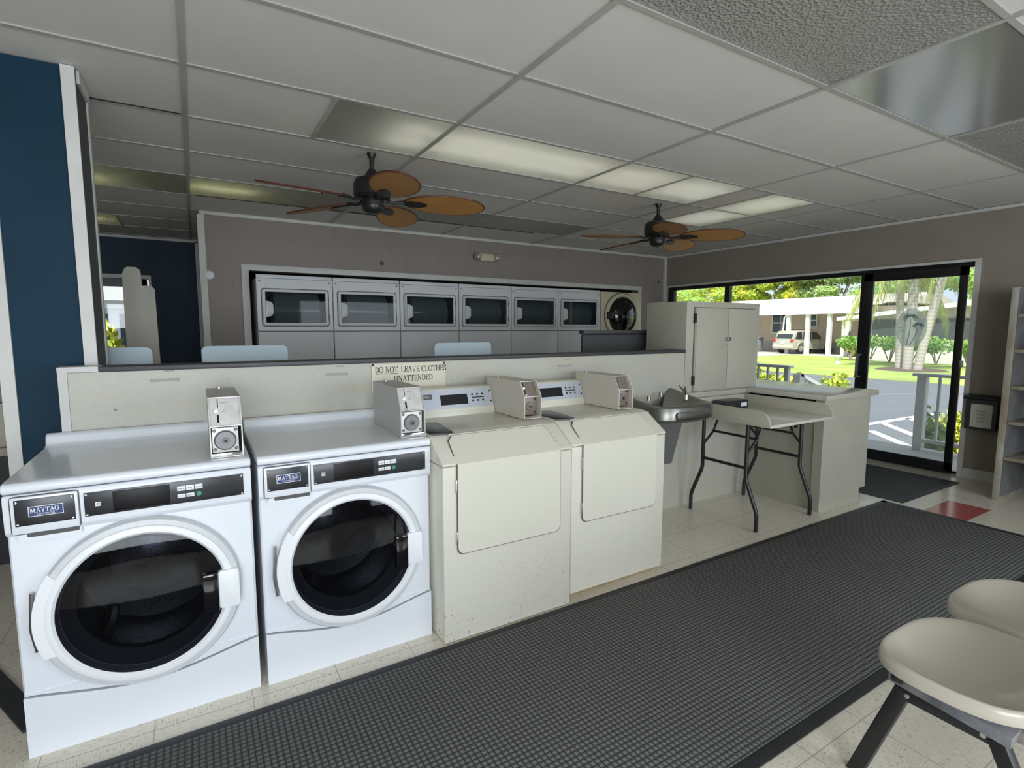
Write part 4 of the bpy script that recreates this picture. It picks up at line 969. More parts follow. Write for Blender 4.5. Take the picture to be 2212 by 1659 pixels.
# ------------------------------------------------------------------ wall cabinet at the end of the partition
CX0, CX1, CZ0, CZ1 = 3.17, 4.05, .882, 1.578
T = thing('storage_cabinet', 'tall cream double-door cabinet standing on the end of the partition', 'cabinet', (3.6, PY, CZ0))
part('carcass', MB().box(CX0, CX1, 2.738, 3.15, 1.214, CZ1, .002).box(CX0, CX1, 2.738, 2.87, CZ0, 1.215).box(3.17, CX1, 2.87, 3.15, CZ0, 1.215), 'cream_paint', T)
for i, (a, b) in enumerate(((3.255, 3.636), (3.642, 3.985))):
    d_ = part('door', MB().box(a, b, 2.722, 2.738, .892, 1.530, .002), 'cream_paint', T)
    if i == 0:
        part('hinge', MB().box(3.243, 3.256, 2.716, 2.738, 1.415, 1.485, .002), 'black_metal', d_); part('hinge', MB().box(3.243, 3.256, 2.716, 2.738, .94, 1.01, .002), 'black_metal', d_)
        part('keyhole', MB().box(3.612, 3.622, 2.7205, 2.722, 1.243, 1.248), 'black_hole', d_)
        part('stile_groove', MB().box(3.262, 3.264, 2.7212, 2.723, .9, 1.525), 'groove', d_)
part('door_gaps', MB().box(3.251, 3.989, 2.7365, 2.7378, .888, 1.534), 'black_hole', T)
part('latch', MB().box(3.600, 3.672, 2.712, 2.722, 1.275, 1.305, .004).box(3.625, 3.650, 2.704, 2.714, 1.281, 1.299, .003), 'steel', T, label='steel hasp with small lock')

# ------------------------------------------------------------------ base counter by the entrance
T = thing('base_counter', 'cream base counter with pale top standing between the folding table and the entrance', 'counter', (4.3, 2.4, 0))
part('countertop', MB().box(3.905, 4.66, 2.07, 3.62, .848, .886, .003), 'counter_top', T)
b = MB(); b.box(3.986, 4.60, 2.10, 2.12, .10, .848); b.box(3.986, 4.51, 2.10, 2.12, 0, .10); b.box(3.985, 4.60, 2.70, 3.58, .0, .848); b.box(4.585, 4.60, 2.12, 3.58, .10, .848); b.box(4.495, 4.51, 2.12, 2.7, 0, .10)
b.box(3.97, 3.985, 2.16, 2.87, 0, .78); b.box(3.935, 3.985, 2.098, 2.165, .0, .848)
part('carcass', b, 'cream_paint', T, smooth=False)
part('drawer_gap', MB().box(3.975, 3.98, 2.165, 2.735, .78, .846), 'black_hole', T)
part('side_gap', MB().box(3.968, 3.972, 2.165, 2.175, .02, .80), 'groove', T)

# ------------------------------------------------------------------ dark box / cabinet behind the partition, machines and board beyond
T = thing('charcoal_panel', 'charcoal grey upright panel with overhanging lip behind the partition, left of the cream cabinet', 'panel', (3.2, 3.24, 0))
part('body', MB().box(2.575, 3.88, 3.225, 3.25, 0, 1.325), 'grey_box', T); part('lip', MB().box(2.565, 3.88, 3.205, 3.265, 1.332, 1.358, .002), 'laminate_dark', T)
part('gap', MB().box(2.57, 3.88, 3.217, 3.2245, 1.322, 1.332), 'black_hole', T)

def top_loader(cx, label):
    T = thing('top_load_washer', label, 'washing machine', (cx, 3.5, 0), 'top-loading washers behind the partition')
    part('cabinet', MB().box(cx-.3, cx+.3, 3.17, 3.83, 0, .93, .012), 'white', T)
    part('console', MB().prism([(3.17, .93), (3.17, 1.06), (3.23, 1.06), (3.27, .93)], 'x', cx-.3, cx+.3, .006), 'white', T)
    part('lid', MB().prism(rrect(cx-.217, cx+.217, .93, 1.276, .03, 5), 'y', 3.29, 3.31, .004), 'lid', T, label='raised pale blue lid')
    return T
top_loader(-.410, 'top-loading washer whose raised lid shows beside the blue column')
top_loader(.241, 'top-loading washer whose raised lid shows in front of the leftmost dryer')
top_loader(1.586, 'top-loading washer whose raised lid shows below the third and fourth dryer')

T = thing('stepped_board', 'tall off-white board with a narrow rounded upper step before the blue wall', 'board', (-.31, 4.5, 0))
pts = [(-.415, 0), (-.405, 1.74), (-.392, 1.775), (-.375, 1.79), (-.325, 1.79), (-.303, 1.772), (-.300, 1.75), (-.297, 1.665), (-.245, 1.668), (-.225, 1.645), (-.21, .0)]
part('panel', MB().prism(pts, 'y', 4.49, 4.51, .002), 'insert_white', T)
part('cut_edge', MB().box(-.299, -.29, 4.482, 4.492, 1.63, 1.672, rot=Matrix.Rotation(math.radians(-40), 3, 'Y')), 'white_trim', T)

T = thing('utility_unit', 'grey steel unit with beige lower panel left behind the blue column', 'cabinet', (-1.3, 4.2, 0))
part('upper_panel', MB().box(-1.9, -.865, 4.0, 4.4, .955, 1.375, .004), 'grey_unit', T); part('seam', MB().box(-1.9, -.866, 3.998, 4.0, 1.160, 1.166), 'groove', T)
part('lower_panel', MB().box(-1.9, -.88, 4.01, 4.4, .70, .95, .003), 'beige_unit', T); part('base_shelf', MB().box(-1.95, -.87, 3.96, 4.4, .655, .70, .002), 'shelf_paint', T)
part('base', MB().box(-1.9, -.86, 4.05, 4.4, 0, .655), 'black_plate', T); part('side_rail', MB().box(-.885, -.865, 3.96, 4.0, .66, 1.2).box(-.905, -.885, 3.955, 3.96, .84, .9), 'shelf_in', T)
solo('floor_strip', MB().box(-1.27, -.27, 2.70, 2.77, 0, .012, .003, rot=Matrix.Rotation(math.radians(-63), 3, 'Z')), 'rubber', 'black rubber strip lying slanted on the floor left of the washers', 'floor strip', (-.77, 2.735, 0))

# ------------------------------------------------------------------ dryers
def dryer(x0, w, label, yf=5.47, top=1.875):
    T = thing('stacked_dryer', label, 'dryer', (x0, yf, 0), 'grey-white dryers in the wall opening')
    x1 = x0+w; zs = 1.345
    b = MB(); b.box(x0, x0+.012, yf+.013, 6.2, 0, top-.035); b.box(x1-.012, x1, yf+.013, 6.2, 0, top-.035); b.box(x0+.012, x1-.012, 6.19, 6.2, 0, top-.035); b.box(x0+.012, x1-.012, yf+.013, 6.19, top-.047, top-.035); b.box(x0+.012, x1-.012, yf+.014, 6.19, 0, 1.33); part('cabinet', b, 'dryer', T, smooth=False)
    part('top_strip', MB().box(x0+.001, x1-.001, yf, yf+.03, top-.034, top, .003), 'dryer', T)
    # upper front with rectangular opening
    wx0, wx1, wz0, wz1 = x0+.07, x1-.07, 1.425, 1.715
    f_ = MB()
    for q in ((x0+.001, wx0, zs+.003, top-.038), (wx1, x1-.001, zs+.003, top-.038), (wx0, wx1, zs+.003, wz0), (wx0, wx1, wz1, top-.038)): f_.box(q[0], q[1], yf, yf+.013, q[2], q[3])
    part('upper_front', f_, 'dryer', T, smooth=False)
    part('lower_front', MB().box(x0+.001, x1-.001, yf, yf+.013, .05, zs-.003, .003), 'dryer', T)
    part('seam', MB().box(x0+.004, x1-.004, yf+.008, yf+.0115, zs-.004, zs+.004), 'black_hole', T)
    o1 = rrect(wx0-.030, wx1+.030, wz0-.030, wz1+.028, .025, 5)
    dg = MB(); dg.prism(rrect(wx0-.034, wx1+.034, wz0-.034, wz1+.032, .027, 5), 'y', yf-.0015, yf+.001); 
    fr = MB()
    for i in range(len(o1)): pass
    # door frame: outline ring
    n = len(o1); cxm, czm = (wx0+wx1)/2, (wz0+wz1)/2
    inn = [(max(wx0, min(wx1, x)), max(wz0, min(wz1, z))) for x, z in o1]
    A = [fr.bm.verts.new((x, yf-.004, z)) for x, z in o1]; A2 = [fr.bm.verts.new((x*.97+cxm*.03, yf-.016, z*.95+czm*.05)) for x, z in o1]; B = [fr.bm.verts.new((x, yf-.014, z)) for x, z in inn]
    for i in range(n):
        j = (i+1) % n; fr.bm.faces.new((A[i], A[j], A2[j], A2[i]))
        if (inn[i][0], inn[i][1]) != (inn[j][0], inn[j][1]): fr.bm.faces.new((A2[i], A2[j], B[j], B[i]))
        else: fr.bm.faces.new((A2[i], A2[j], B[i]))
    bmesh.ops.remove_doubles(fr.bm, verts=fr.bm.verts, dist=1e-5)
    # groove outline drawn by a thin dark frame
    gg = MB(); o2 = rrect(wx0-.035, wx1+.035, wz0-.035, wz1+.033, .028, 5)
    P = [gg.bm.verts.new((x, yf-.002, z)) for x, z in o2]; Q = [gg.bm.verts.new((x, yf-.002, z)) for x, z in o1]
    for i in range(n): j = (i+1) % n; gg.bm.faces.new((P[i], P[j], Q[j], Q[i]))
    d_ = part('door', fr, mat('dryer_door_plastic', (.60, .61, .60), .35) if 'dryer_door' not in M else M['dryer_door'], T)
    part('door_gap', gg, 'black_hole', d_, smooth=False)
    part('door_glass', MB().box(wx0-.001, wx1+.001, yf-.0125, yf-.0105, wz0-.001, wz1+.001), 'dryer_glass', d_, smooth=False)
    hz = wz1-.10
    hp = [(wx0-.001, hz+.015), (wx0+.03, hz+.01), (wx0+.055, hz), (wx0+.065, hz-.02), (wx0+.066, hz-.10), (wx0+.05, hz-.125), (wx0+.02, hz-.135), (wx0-.001, hz-.14)]
    part('door_handle', MB().prism(hp, 'y', yf-.026, yf-.010, .003), M['dryer_door'], d_)
    part('hinge', MB().box(wx1+.028, wx1+.034, yf-.010, yf-.003, wz1-.08, wz1-.03), 'black_hole', d_); part('hinge', MB().box(wx1+.028, wx1+.034, yf-.010, yf-.003, wz0+.03, wz0+.08), 'black_hole', d_)
    # drum
    dm = MB(); dm.lathe([(.31, 0), (.27, 0), (.27, .2), (0, .2)], (cxm, yf+.45, 1.56), 'y', 32)
    part('drum', dm, 'drum_grey', T)
    part('inner_door_bowl', MB().lathe([(.13, -.245), (.19, -.22), (.20, .0), (.19, .19), (.13, .235), (.0, .24)], (cxm+.03, yf+.215, 1.55), 'x', 28), 'dryer_inner', T, label='curved inner side of the door behind the glass')
    for x in (x0+.028, x1-.028): part('screw', MB().lathe([(0, -.002), (.007, -.002), (.008, 0)], (x, yf, top-.058), 'y', 10), 'black_metal', T)
    return T
M['dryer_door'] = mat('dryer_door_plastic', (.60, .61, .60), .35)
M['dryer_inner'] = mat('dryer_inner_plastic', (.42, .46, .45), .18, coat=.7)
DY = 5.47; DP = .6905; D0 = .512
dl = ['first dryer from the left, nearest the wall corner', 'second dryer from the left in the wall opening', 'third dryer from the left, above the rightmost raised lid', 'fourth dryer from the left, its door above the raised lid', 'fifth dryer from the left, with a bright reflection in its glass', 'sixth dryer from the left, beside the cream round-door dryer']
dr0 = dryer(D0, .682, dl[0])
for i in range(1, 6): dup(dr0, (D0+DP*i, DY, 0), dl[i])
# round-door dryer
x0, x1 = 4.665, 5.40; yf = 5.47; cxm, czm = 5.035, 1.548
T = thing('round_door_dryer', 'cream dryer with a round black glass door at the right end of the opening', 'dryer', (x0, yf, 0))
part('cabinet', MB().box(x0, x1, yf, 6.2, 0, 1.865, .004), 'dryer_cream', T)
d_ = part('door', MB().lathe([(.305, .0), (.30, -.02), (.275, -.03), (.262, -.035), (.25, -.02)], (cxm, yf, czm), 'y', 48), 'dryer_cream', T)
part('door_rubber', MB().lathe([(.252, -.022), (.240, -.036), (.228, -.030), (.225, -.01)], (cxm, yf, czm), 'y', 48), 'black_metal', d_)
part('door_glass', MB().lathe([(.23, -.018), (.20, -.050), (.14, -.082), (.07, -.098), (0, -.103)], (cxm, yf, czm), 'y', 48), 'black_gloss', d_)
part('door_handle', MB().box(cxm-.29, cxm-.175, yf-.055, yf-.01, czm-.05, czm+.05, .01), 'chair_black', d_)
part('door_groove', MB().lathe([(.318, -.001), (.306, -.001)], (cxm, yf, czm), 'y', 48), 'groove', T)
part('lint_panel', MB().box(x1-.10, x1-.02, yf-.004, yf, 1.1, czm+.09, .002), 'dryer_cream', T)

# ------------------------------------------------------------------ wall things
T = thing('emergency_light', 'cream twin-head emergency light on the taupe wall above the dryers', 'emergency light', (3.02, YB, 2.22))
part('housing', MB().box(2.92, 3.12, YB-.07, YB, 2.165, 2.255, .02, 3), 'em_light', T)
for x in (2.895, 3.145): part('lamp_head', MB().lathe([(0, -.055), (.028, -.048), (.042, -.02), (.045, 0), (.038, .03), (0, .032)], (x, YB-.055, 2.215), 'y', 24), 'clear_dome', T)
T = thing('round_wall_fitting', 'small round white fitting on the taupe wall near its left corner', 'wall fitting', (.142, YB, 1.86))
part('disc', MB().lathe([(0, -.022), (.02, -.022), (.036, -.014), (.042, 0)], (.142, YB-.001, 1.86), 'y', 24), 'ring_white', T)
part('cap', MB().lathe([(0, -.03), (.012, -.028), (.014, -.02)], (.146, YB-.001, 1.862), 'y', 14), 'label_white', T)

T = thing('drop_box', 'dark grey drop box with a paper notice on the wall right of the door', 'drop box', (XR, 1.83, .47))
part('body', MB().box(XR-.10, XR, 1.715, 1.935, .475, .745, .003), 'grey_box', T)
part('lid', MB().prism([(XR-.115, .745), (XR-.12, .760), (XR-.07, .785), (XR, .785), (XR, .745)], 'y', 1.70, 1.95, .003), 'black_plate', T)
nt_ = part('notice', MB().box(XR-.1025, XR-.1005, 1.745, 1.895, .497, .705), 'paper', T)
mb = MB()
for i, w_ in enumerate(('SOCIAL', 'CLUB', 'DROP', 'BOX')): sans(mb, w_, .017, 0, 0, lambda u, v, i=i: (XR-.1032, 1.822-u, .635-i*.030+v), 'CENTER')
part('lettering', mb, 'text_grey', nt_, smooth=False, recalc=False)
solo('thermostat_cap', MB().box(XR-.03, XR-.0, 1.925, 1.945, .47, .70), 'coin_grey', 'narrow grey side strip between the door trim and the dark drop box', 'strip', (XR, 1.93, .47))

# ------------------------------------------------------------------ shelf unit on the right
T = thing('shelf_unit', 'worn off-white open shelf unit against the wall at the right edge', 'shelf', (5.75, 1.0, 0))
part('side_panel', MB().box(5.46, 6.03, 1.512, 1.555, 0, 1.69, .002), 'shelf_paint', T)
part('inner_side', MB().box(5.468, 6.03, 1.505, 1.512, .03, 1.685), 'shelf_in', T)
part('side_panel', MB().box(5.46, 6.03, .30, .34, 0, 1.69, .002), 'shelf_paint', T)
part('back_panel', MB().box(6.02, 6.035, .34, 1.512, 0, 1.69), 'shelf_in', T)
for z in (1.462, 1.187, .900, .620, .332): part('shelf_board', MB().box(5.462, 6.02, .34, 1.506, z, z+.024, .001), 'shelf_paint', T)
part('top_back', MB().box(5.9, 6.03, .3, 1.55, 1.67, 1.69), 'shelf_in', T)

# ------------------------------------------------------------------ mats, floor accents
T = thing('carpet_runner', 'long dark grey waffle carpet runner with black rubber edge on the floor', 'rug', (1.5, 1.44, 0))
part('pile', MB().box(-2.6, 4.60, .945, 1.945, .0, .009, .002), 'rug', T); 
e = MB()
for q in ((-2.65, 4.66, 1.945, 1.985), (-2.65, 4.66, .90, .945), (4.60, 4.66, .90, 1.985), (-2.65, -2.6, .9, 1.985)): e.box(q[0], q[1], q[2], q[3], 0, .006, .002)
part('rubber_edge', e, 'rubber', T)
T = thing('entrance_mat', 'small dark ribbed mat in front of the sliding door', 'mat', (5.25, 2.3, 0))
part('pile', MB().box(4.76, 5.76, 1.91, 2.70, 0, .010, .002), 'mat', T)
e = MB()
for q in ((4.725, 4.76, 1.875, 2.735), (5.76, 5.795, 1.875, 2.735), (4.76, 5.76, 1.875, 1.91), (4.76, 5.76, 2.70, 2.735)): e.box(q[0], q[1], q[2], q[3], 0, .006, .002)
part('rubber_edge', e, 'rubber', T)
struct('floor_accent_tile', MB().box(4.67, 5.12, 1.455, 1.72, 0, .0012), 'red_tile', smooth=False)

# ------------------------------------------------------------------ folding changing table
T = thing('folding_table', 'cream baby changing table with raised sides on black folding legs', 'folding table', (3.5, 2.36, 0))
tx0, tx1, ty0, ty1, tz = 3.135, 3.885, 2.0, 2.73, .735
part('tabletop', MB().box(tx0, tx1, ty0, ty1, tz-.004, tz+.016, .002), 'table_top', T)
def side_board(x):
    pts = [(ty1, tz-.002), (ty1, .838), (ty0+.10, .838)]+[(ty0+.10+.095*math.cos(math.radians(a)), .838-.095+.095*math.sin(math.radians(a))) for a in range(100, 181, 10)]+[(ty0+.003, tz-.002)]
    return MB().prism(pts, 'x', x-.008, x+.008, .002)
part('side_board', side_board(tx0+.006), 'laminate_cream', T); part('side_board', side_board(tx1-.006), 'laminate_cream', T)
part('end_board', MB().box(tx0, tx1, ty1-.014, ty1, tz, .838, .002), 'laminate_cream', T)
def legset(y, ysign):
    for x, f_ in ((3.215, 3.157), (3.775, 3.843)):
        pts = [(x, y, tz-.01), (x, y, .34), (x, y+0, .325), ((x+f_)/2*1+(f_-x)*.12, y, .20), (f_, y, .10), (f_, y, 0)]
        part('leg', MB().tube(pts, .0135, 12), 'black_metal', T)
    part('crossbar', MB().tube([(3.215, y, .40), (3.775, y, .40)], .012, 10), 'black_metal', T)
# pairs: left pair x=3.19 (front/back), right pair; feet bow along y
T_legs = []
def leg(x, y, fy):
    pts = [(x, y, tz-.01), (x, y, .36), (x, y+(fy-y)*.08, .33), (x, y+(fy-y)*.92, .14), (x, fy, .11), (x, fy, 0)]
    part('leg', MB().tube(pts, .0135, 12), 'black_metal', T)
for x in (3.19, 3.83):
    leg(x, 2.20, 2.105); leg(x, 2.56, 2.655)
    part('crossbar', MB().tube([(x, 2.20, .42), (x, 2.56, .42)], .011, 10), 'black_metal', T)
    s_ = 1 if x < 3.5 else -1
    for y in (2.20, 2.56):
        part('brace', MB().tube([(x, y, .52), (x+s_*.11, y, .61), (x+s_*.17, y, tz-.01)], .009, 8), 'black_metal', T)
    part('brace_bar', MB().tube([(x+s_*.11, 2.20, .61), (x+s_*.11, 2.56, .61)], .009, 8), 'black_metal', T)
part('end_bar', MB().box(3.6, 3.8, 2.10, 2.12, .695, .73, .003).box(3.52, 3.535, 2.06, 2.075, .69, .735), 'black_metal', T)
T = thing('safety_strap_box', 'black box with a white sticker lying on the changing table', 'box', (3.62, 2.66, .752))
b = MB(); b.prism([(3.43, .752), (3.43, .775), (3.47, .815), (3.73, .815), (3.73, .752)], 'y', 2.58, 2.70, .004); part('body', b, 'black_plate', T)
part('sticker', MB().box(3.64, 3.71, 2.578, 2.5795, .765, .795), 'label_white', T)

# ------------------------------------------------------------------ bench of moulded seats
T = thing('beam_seating', 'row of cream moulded seats on a black and rusty steel beam at lower right', 'bench', (2.3, .45, 0))
def shell(cx, cy):
    mb = MB(); n = 72; hw, hd = .229, .196
    prof = [(.0, .402), (.2, .403), (.4, .407), (.6, .417), (.75, .430), (.86, .444), (.93, .453), (.965, .4565), (.985, .455), (1.0, .449), (1.01, .438), (1.01, .424), (1.0, .418), (.98, .424), (.93, .436), (.75, .415), (.4, .393), (.0, .388)]
    rings = []
    for r, z in prof:
        if r == 0: rings.append([mb.bm.verts.new((cx, cy, z))]); continue
        ring = []
        for k in range(n):
            a = 2*PI*k/n; c, s_ = math.cos(a), math.sin(a); e = 2/(2+1.1*r)
            x = hw*r*math.copysign(abs(c)**e, c); y = hd*r*math.copysign(abs(s_)**e, s_)
            y -= .012*r*abs(c)**2*(1 if s_ > 0 else 0)
            zz = z+.016*r*r*max(0, -s_)**2-.006*r*r*max(0, s_)**2+.006*r*r*abs(c)**3
            ring.append(mb.bm.verts.new((cx+x*(1-.10*max(0, -s_)*r), cy+y, zz)))
        rings.append(ring)
    for A, B in zip(rings, rings[1:]):
        for k in range(n):
            f = []
            for v in (A[k % len(A)], A[(k+1) % n % len(A)], B[(k+1) % n % len(B)], B[k % len(B)]):
                if v not in f: f.append(v)
            if len(f) > 2: mb.bm.faces.new(f)
    part('seat_pan', mb, 'seat', T, ang=80)
    bk = MB(); g = []
    for j in range(13):
        t_ = j/12; row = []
        for i in range(13):
            u = -1+2*i/12; w_ = .20*(1-.35*abs(2*t_-1)**4)
            row.append(bk.bm.verts.new((cx+w_*u, cy-.24-.05*t_+.035*u*u, .47+.34*t_)))
        g.append(row)
    for j in range(12):
        for i in range(12): bk.bm.faces.new((g[j][i], g[j][i+1], g[j+1][i+1], g[j+1][i]))
    o = part('backrest', bk, 'seat', T, ang=80); md = o.modifiers.new('solid', 'SOLIDIFY'); md.thickness = .012
    part('back_support', MB().tube([(cx, cy-.12, .385), (cx, cy-.235, .40), (cx, cy-.265, .50)], .014, 8), 'chair_black', T)
shell(1.815, .515); shell(2.305, .525)
part('beam', MB().box(1.735, 2.62, .385, .445, .325, .355, .004), 'rust', T)
def yz_bar(x0, x1, pts, w):
    mb = MB()
    for (a, b), (c, d_) in zip(pts, pts[1:]):
        L = math.hypot(c-a, d_-b); nx, nz = -(d_-b)/L*w/2, (c-a)/L*w/2; ex, ez = (c-a)/L*w*.2, (d_-b)/L*w*.2
        mb.prism([(a-ex+nx, b-ez+nz), (a-ex-nx, b-ez-nz), (c+ex-nx, d_+ez-nz), (c+ex+nx, d_+ez+nz)], 'x', x0, x1, .002)
    return mb
for xk in (1.685, 2.62):
    part('leg', yz_bar(xk, xk+.035, [(.745, .0), (.635, .335)], .040), 'chair_black', T)
    part('leg', yz_bar(xk, xk+.035, [(.425, .325), (.28, .0)], .036), 'chair_black', T)
    part('leg_bar', yz_bar(xk+.002, xk+.033, [(.63, .328), (.43, .328)], .034), 'chair_black', T)
    part('seat_bracket', yz_bar(xk-.012, xk+.05, [(.66, .372), (.40, .352)], .032), 'chair_grey', T)
    part('bracket_foot', MB().box(xk-.015, xk+.055, .625, .66, .36, .41, .008), 'chair_black', T)
    for yy in (.62, .45): part('bolt', MB().lathe([(0, -.006), (.007, -.005), (.008, 0)], (xk, yy, .332), 'x', 12), 'steel', T)
for cx_ in (1.93, 2.28): part('under_bracket', MB().box(cx_-.02, cx_+.02, .40, .60, .37, .392, .003), 'chair_black', T)

# ------------------------------------------------------------------ OUTDOORS
GZ = -.5
def ground(name, x0, x1, y0, y1, z, m, label, cat):
    o = part(name, MB().box(x0, x1, y0, y1, z-.3, z), m, None, smooth=False, org=((x0+x1)/2, (y0+y1)/2, z)); tag(o, label, cat); o['kind'] = 'structure'; return o
ground('ground_asphalt', -60, 21.8, -60, 90, GZ, 'asphalt', 'grey asphalt parking lot outside', 'ground')
ground('ground_lawn', 21.8, 120, -60, 90, GZ+.02, 'grass', 'sunlit lawn across the lot', 'ground')
ground('ground_driveway', 27.5, 46, 22.0, 60, GZ+.04, 'concrete', 'pale concrete driveway beside the carport', 'ground')
ground('ground_carport', 36.5, 46, 16.5, 22.0, GZ+.04, 'concrete', 'concrete carport floor under the car', 'ground')
ground('ground_path', 34.0, 35.5, -10, 17, GZ+.04, 'concrete', 'pale strip of pavement behind the clipped shrubs', 'ground')
ground('ground_porch', XR+.1, 7.32, -1.5, 8, -.03, 'concrete', 'concrete porch slab outside the door', 'ground')
ground('ground_step', 7.32, 7.75, 2.8, 4.35, -.2, 'concrete', 'concrete step below the porch', 'ground')
ground('ground_step_lower', 7.75, 8.9, 2.8, 4.35, -.35, 'concrete', 'lower concrete step leading to the lot', 'ground')
# parking stripes
sp = MB()
def stripe(a, b, w=.11):
    a, b = Vector((*a, 0)), Vector((*b, 0)); d = (b-a).normalized(); n = Vector((-d.y, d.x, 0))*w/2; z = GZ+.004
    sp.poly([(a-n)[:2]+(z,), (b-n)[:2]+(z,), (b+n)[:2]+(z,), (a+n)[:2]+(z,)])
A_, B_ = (10.6, 5.2), (14.2, 5.06); stripe(A_, B_, .16)
stripe((11.7, 5.1), (10.0, 3.4), .16); stripe((12.8, 5.1), (11.0, 3.4), .16); stripe((10.6, 4.8), (9.2, 3.3), .16); stripe((16.5, 7.6), (18, 6.8), .06)
o = solo('parking_stripes', sp, 'paint_line', 'white painted parking stripes on the asphalt', 'road marking', (11, 4.5, GZ), smooth=False)

# railings
T = thing('porch_railing', 'white porch railing seen through the sliding door glass', 'railing', (7.15, 2.0, -.03))
part('post', MB().box(7.11, 7.20, 2.69, 2.78, -.03, .84, .004), 'h_white', T); part('top_rail', MB().box(7.09, 7.21, -1.0, 2.82, .83, .865, .004), 'h_white', T); part('bottom_rail', MB().box(7.12, 7.18, -1.0, 2.7, .07, .11), 'h_white', T)
for k in range(20): part('baluster', MB().box(7.14, 7.165, 2.56-k*.155, 2.585-k*.155, .1, .84), 'h_white', T)
T = thing('side_railing', 'grey-white porch railing in front of yellow shrubs beyond the counter', 'railing', (7.15, 5.5, -.03))
part('post', MB().box(7.12, 7.18, 4.33, 4.39, -.03, .85, .004), 'h_white', T); part('top_rail', MB().box(7.09, 7.21, 4.30, 7.9, .82, .86, .004), 'h_white', T); part('bottom_rail', MB().box(7.12, 7.18, 4.4, 7.9, .07, .11), 'h_white', T)
for k in range(22): part('baluster', MB().box(7.135, 7.165, 4.49+k*.15, 4.515+k*.15, .1, .82), 'h_white', T)
T = thing('stair_railing', 'short white stair railing sloping down to the parking lot', 'railing', (7.9, 4.35, -.4))
def slope(x): return .80-(x-7.3)*.36
part('post', MB().box(7.42, 7.52, 4.33, 4.43, -.2, .72), 'h_white', T)
part('top_rail', MB().prism([(7.45, slope(7.45)), (8.5, slope(8.5)), (8.5, slope(8.5)-.05), (7.45, slope(7.45)-.05)], 'y', 4.33, 4.40), 'h_white', T)
for k in range(7): x = 7.62+k*.12; part('baluster', MB().box(x, x+.03, 4.35, 4.38, -.35, slope(x)-.04), 'h_white', T)
part('end_post', MB().box(8.42, 8.5, 4.33, 4.41, GZ, slope(8.5)), 'h_white', T)

# foliage
def leaves(cents, rad, n, size, droop=0.0, aspect=2.2):
    """leaf quads scattered over ellipsoid shells"""
    V = []; F = []
    cents = np.array(cents, float); rad = np.array(rad, float)
    k = rng.integers(0, len(cents), n); d = rng.normal(size=(n, 3)); d /= np.linalg.norm(d, axis=1)[:, None]
    rr = rng.uniform(.55, 1.0, n)[:, None]; P = cents[k]+d*rad[k]*rr
    a = rng.normal(size=(n, 3)); a[:, 2] -= droop; a /= np.linalg.norm(a, axis=1)[:, None]
    b = np.cross(a, rng.normal(size=(n, 3))); b /= np.linalg.norm(b, axis=1)[:, None]
    s_ = size*rng.uniform(.6, 1.3, n)[:, None]
    A = P-a*s_*.5; B = P+b*s_*.5/aspect; C = P+a*s_*.5; D = P-b*s_*.5/aspect
    V = np.stack([A, B, C, D], 1).reshape(-1, 3); F = np.arange(4*n).reshape(-1, 4)
    return MB().raw(V, F.tolist())
def blob(cents, rad):
    mb = MB()
    for c, r in zip(cents, rad):
        tb = bmesh.new(); bmesh.ops.create_icosphere(tb, subdivisions=2, radius=1)
        for v in tb.verts:
            k = .72+.12*random.random(); v.co = Vector((c[0]+v.co.x*r[0]*k, c[1]+v.co.y*r[1]*k, c[2]+v.co.z*r[2]*k))
        mb._merge(tb)
    return mb
def tree(x, y, h, cents, rads, m, n, size, label, grp=None, name='leafy_tree', trunk=True, cat='tree', tr=.18):
    T = thing(name, label, cat, (x, y, GZ), grp)
    f_ = part('foliage', leaves(cents, rads, n, size), m, T, smooth=False, recalc=False)
    part('inner_foliage', blob(cents, rads), 'leaf_g' if m != 'leaf_d' else 'leaf_d', T)
    if trunk:
        tk = MB(); tk.tube([(x, y, GZ), (x+.2, y, h*.4), (x, y+.1, h*.75)], [tr, tr*.8, tr*.5], 10)
        for c in cents[:3]: tk.tube([(x+.1, y, h*.4), tuple(c)], [tr*.5, tr*.2], 6)
        part('trunk', tk, 'bark', T)
    return T
def crown(cx, cy, cz, w, h, n):
    cs, rs = [], []
    for i in range(n):
        a = random.random()*2*PI; q = random.random()**.5
        cs.append((cx+math.cos(a)*w*q*.6, cy+math.sin(a)*w*q*.7, cz+(random.random()-.5)*h)); rr = w*random.uniform(.28, .42); rs.append((rr, rr, rr*.6))
    return cs, rs
GT = 'trees behind the houses'
spec = [(58, 53, 5.6, 7, 3, 'leaf_y', 'yellow-green tree seen through the leftmost pane, above the cream cabinet'),
        (60, 44, 6.4, 4.2, 3, 'leaf_y', 'broad yellow-flushed tree just right of the leftmost window mullion'),
        (60, 38.6, 6.2, 3.6, 3, 'leaf_y', 'bright yellow-green tree over the left of the carport roof'),
        (66, 39, 9.0, 6, 6, 'leaf_d', 'dark green tree filling the gap behind the yellow-green ones'),
        (58, 34.3, 5.4, 2.4, 2.4, 'leaf_y', 'small yellow-green tree over the middle of the carport roof'),
        (58, 30.3, 7.5, 4.6, 6, 'leaf_o', 'olive-grey tree over the right of the carport roof'),
        (60, 24.5, 8.5, 5.5, 8, 'leaf_o', 'pale olive tree behind the upright palms'),
        (60, 18.0, 8.5, 5.5, 8, 'leaf_g', 'green tree seen right of the leaning palm')]
for (x, y, cz, w, h, m, lab) in spec:
    cs, rs = crown(x, y, cz, w, h, 14)
    tree(x, y, cz, cs, rs, m, 11000, .36, lab, GT)
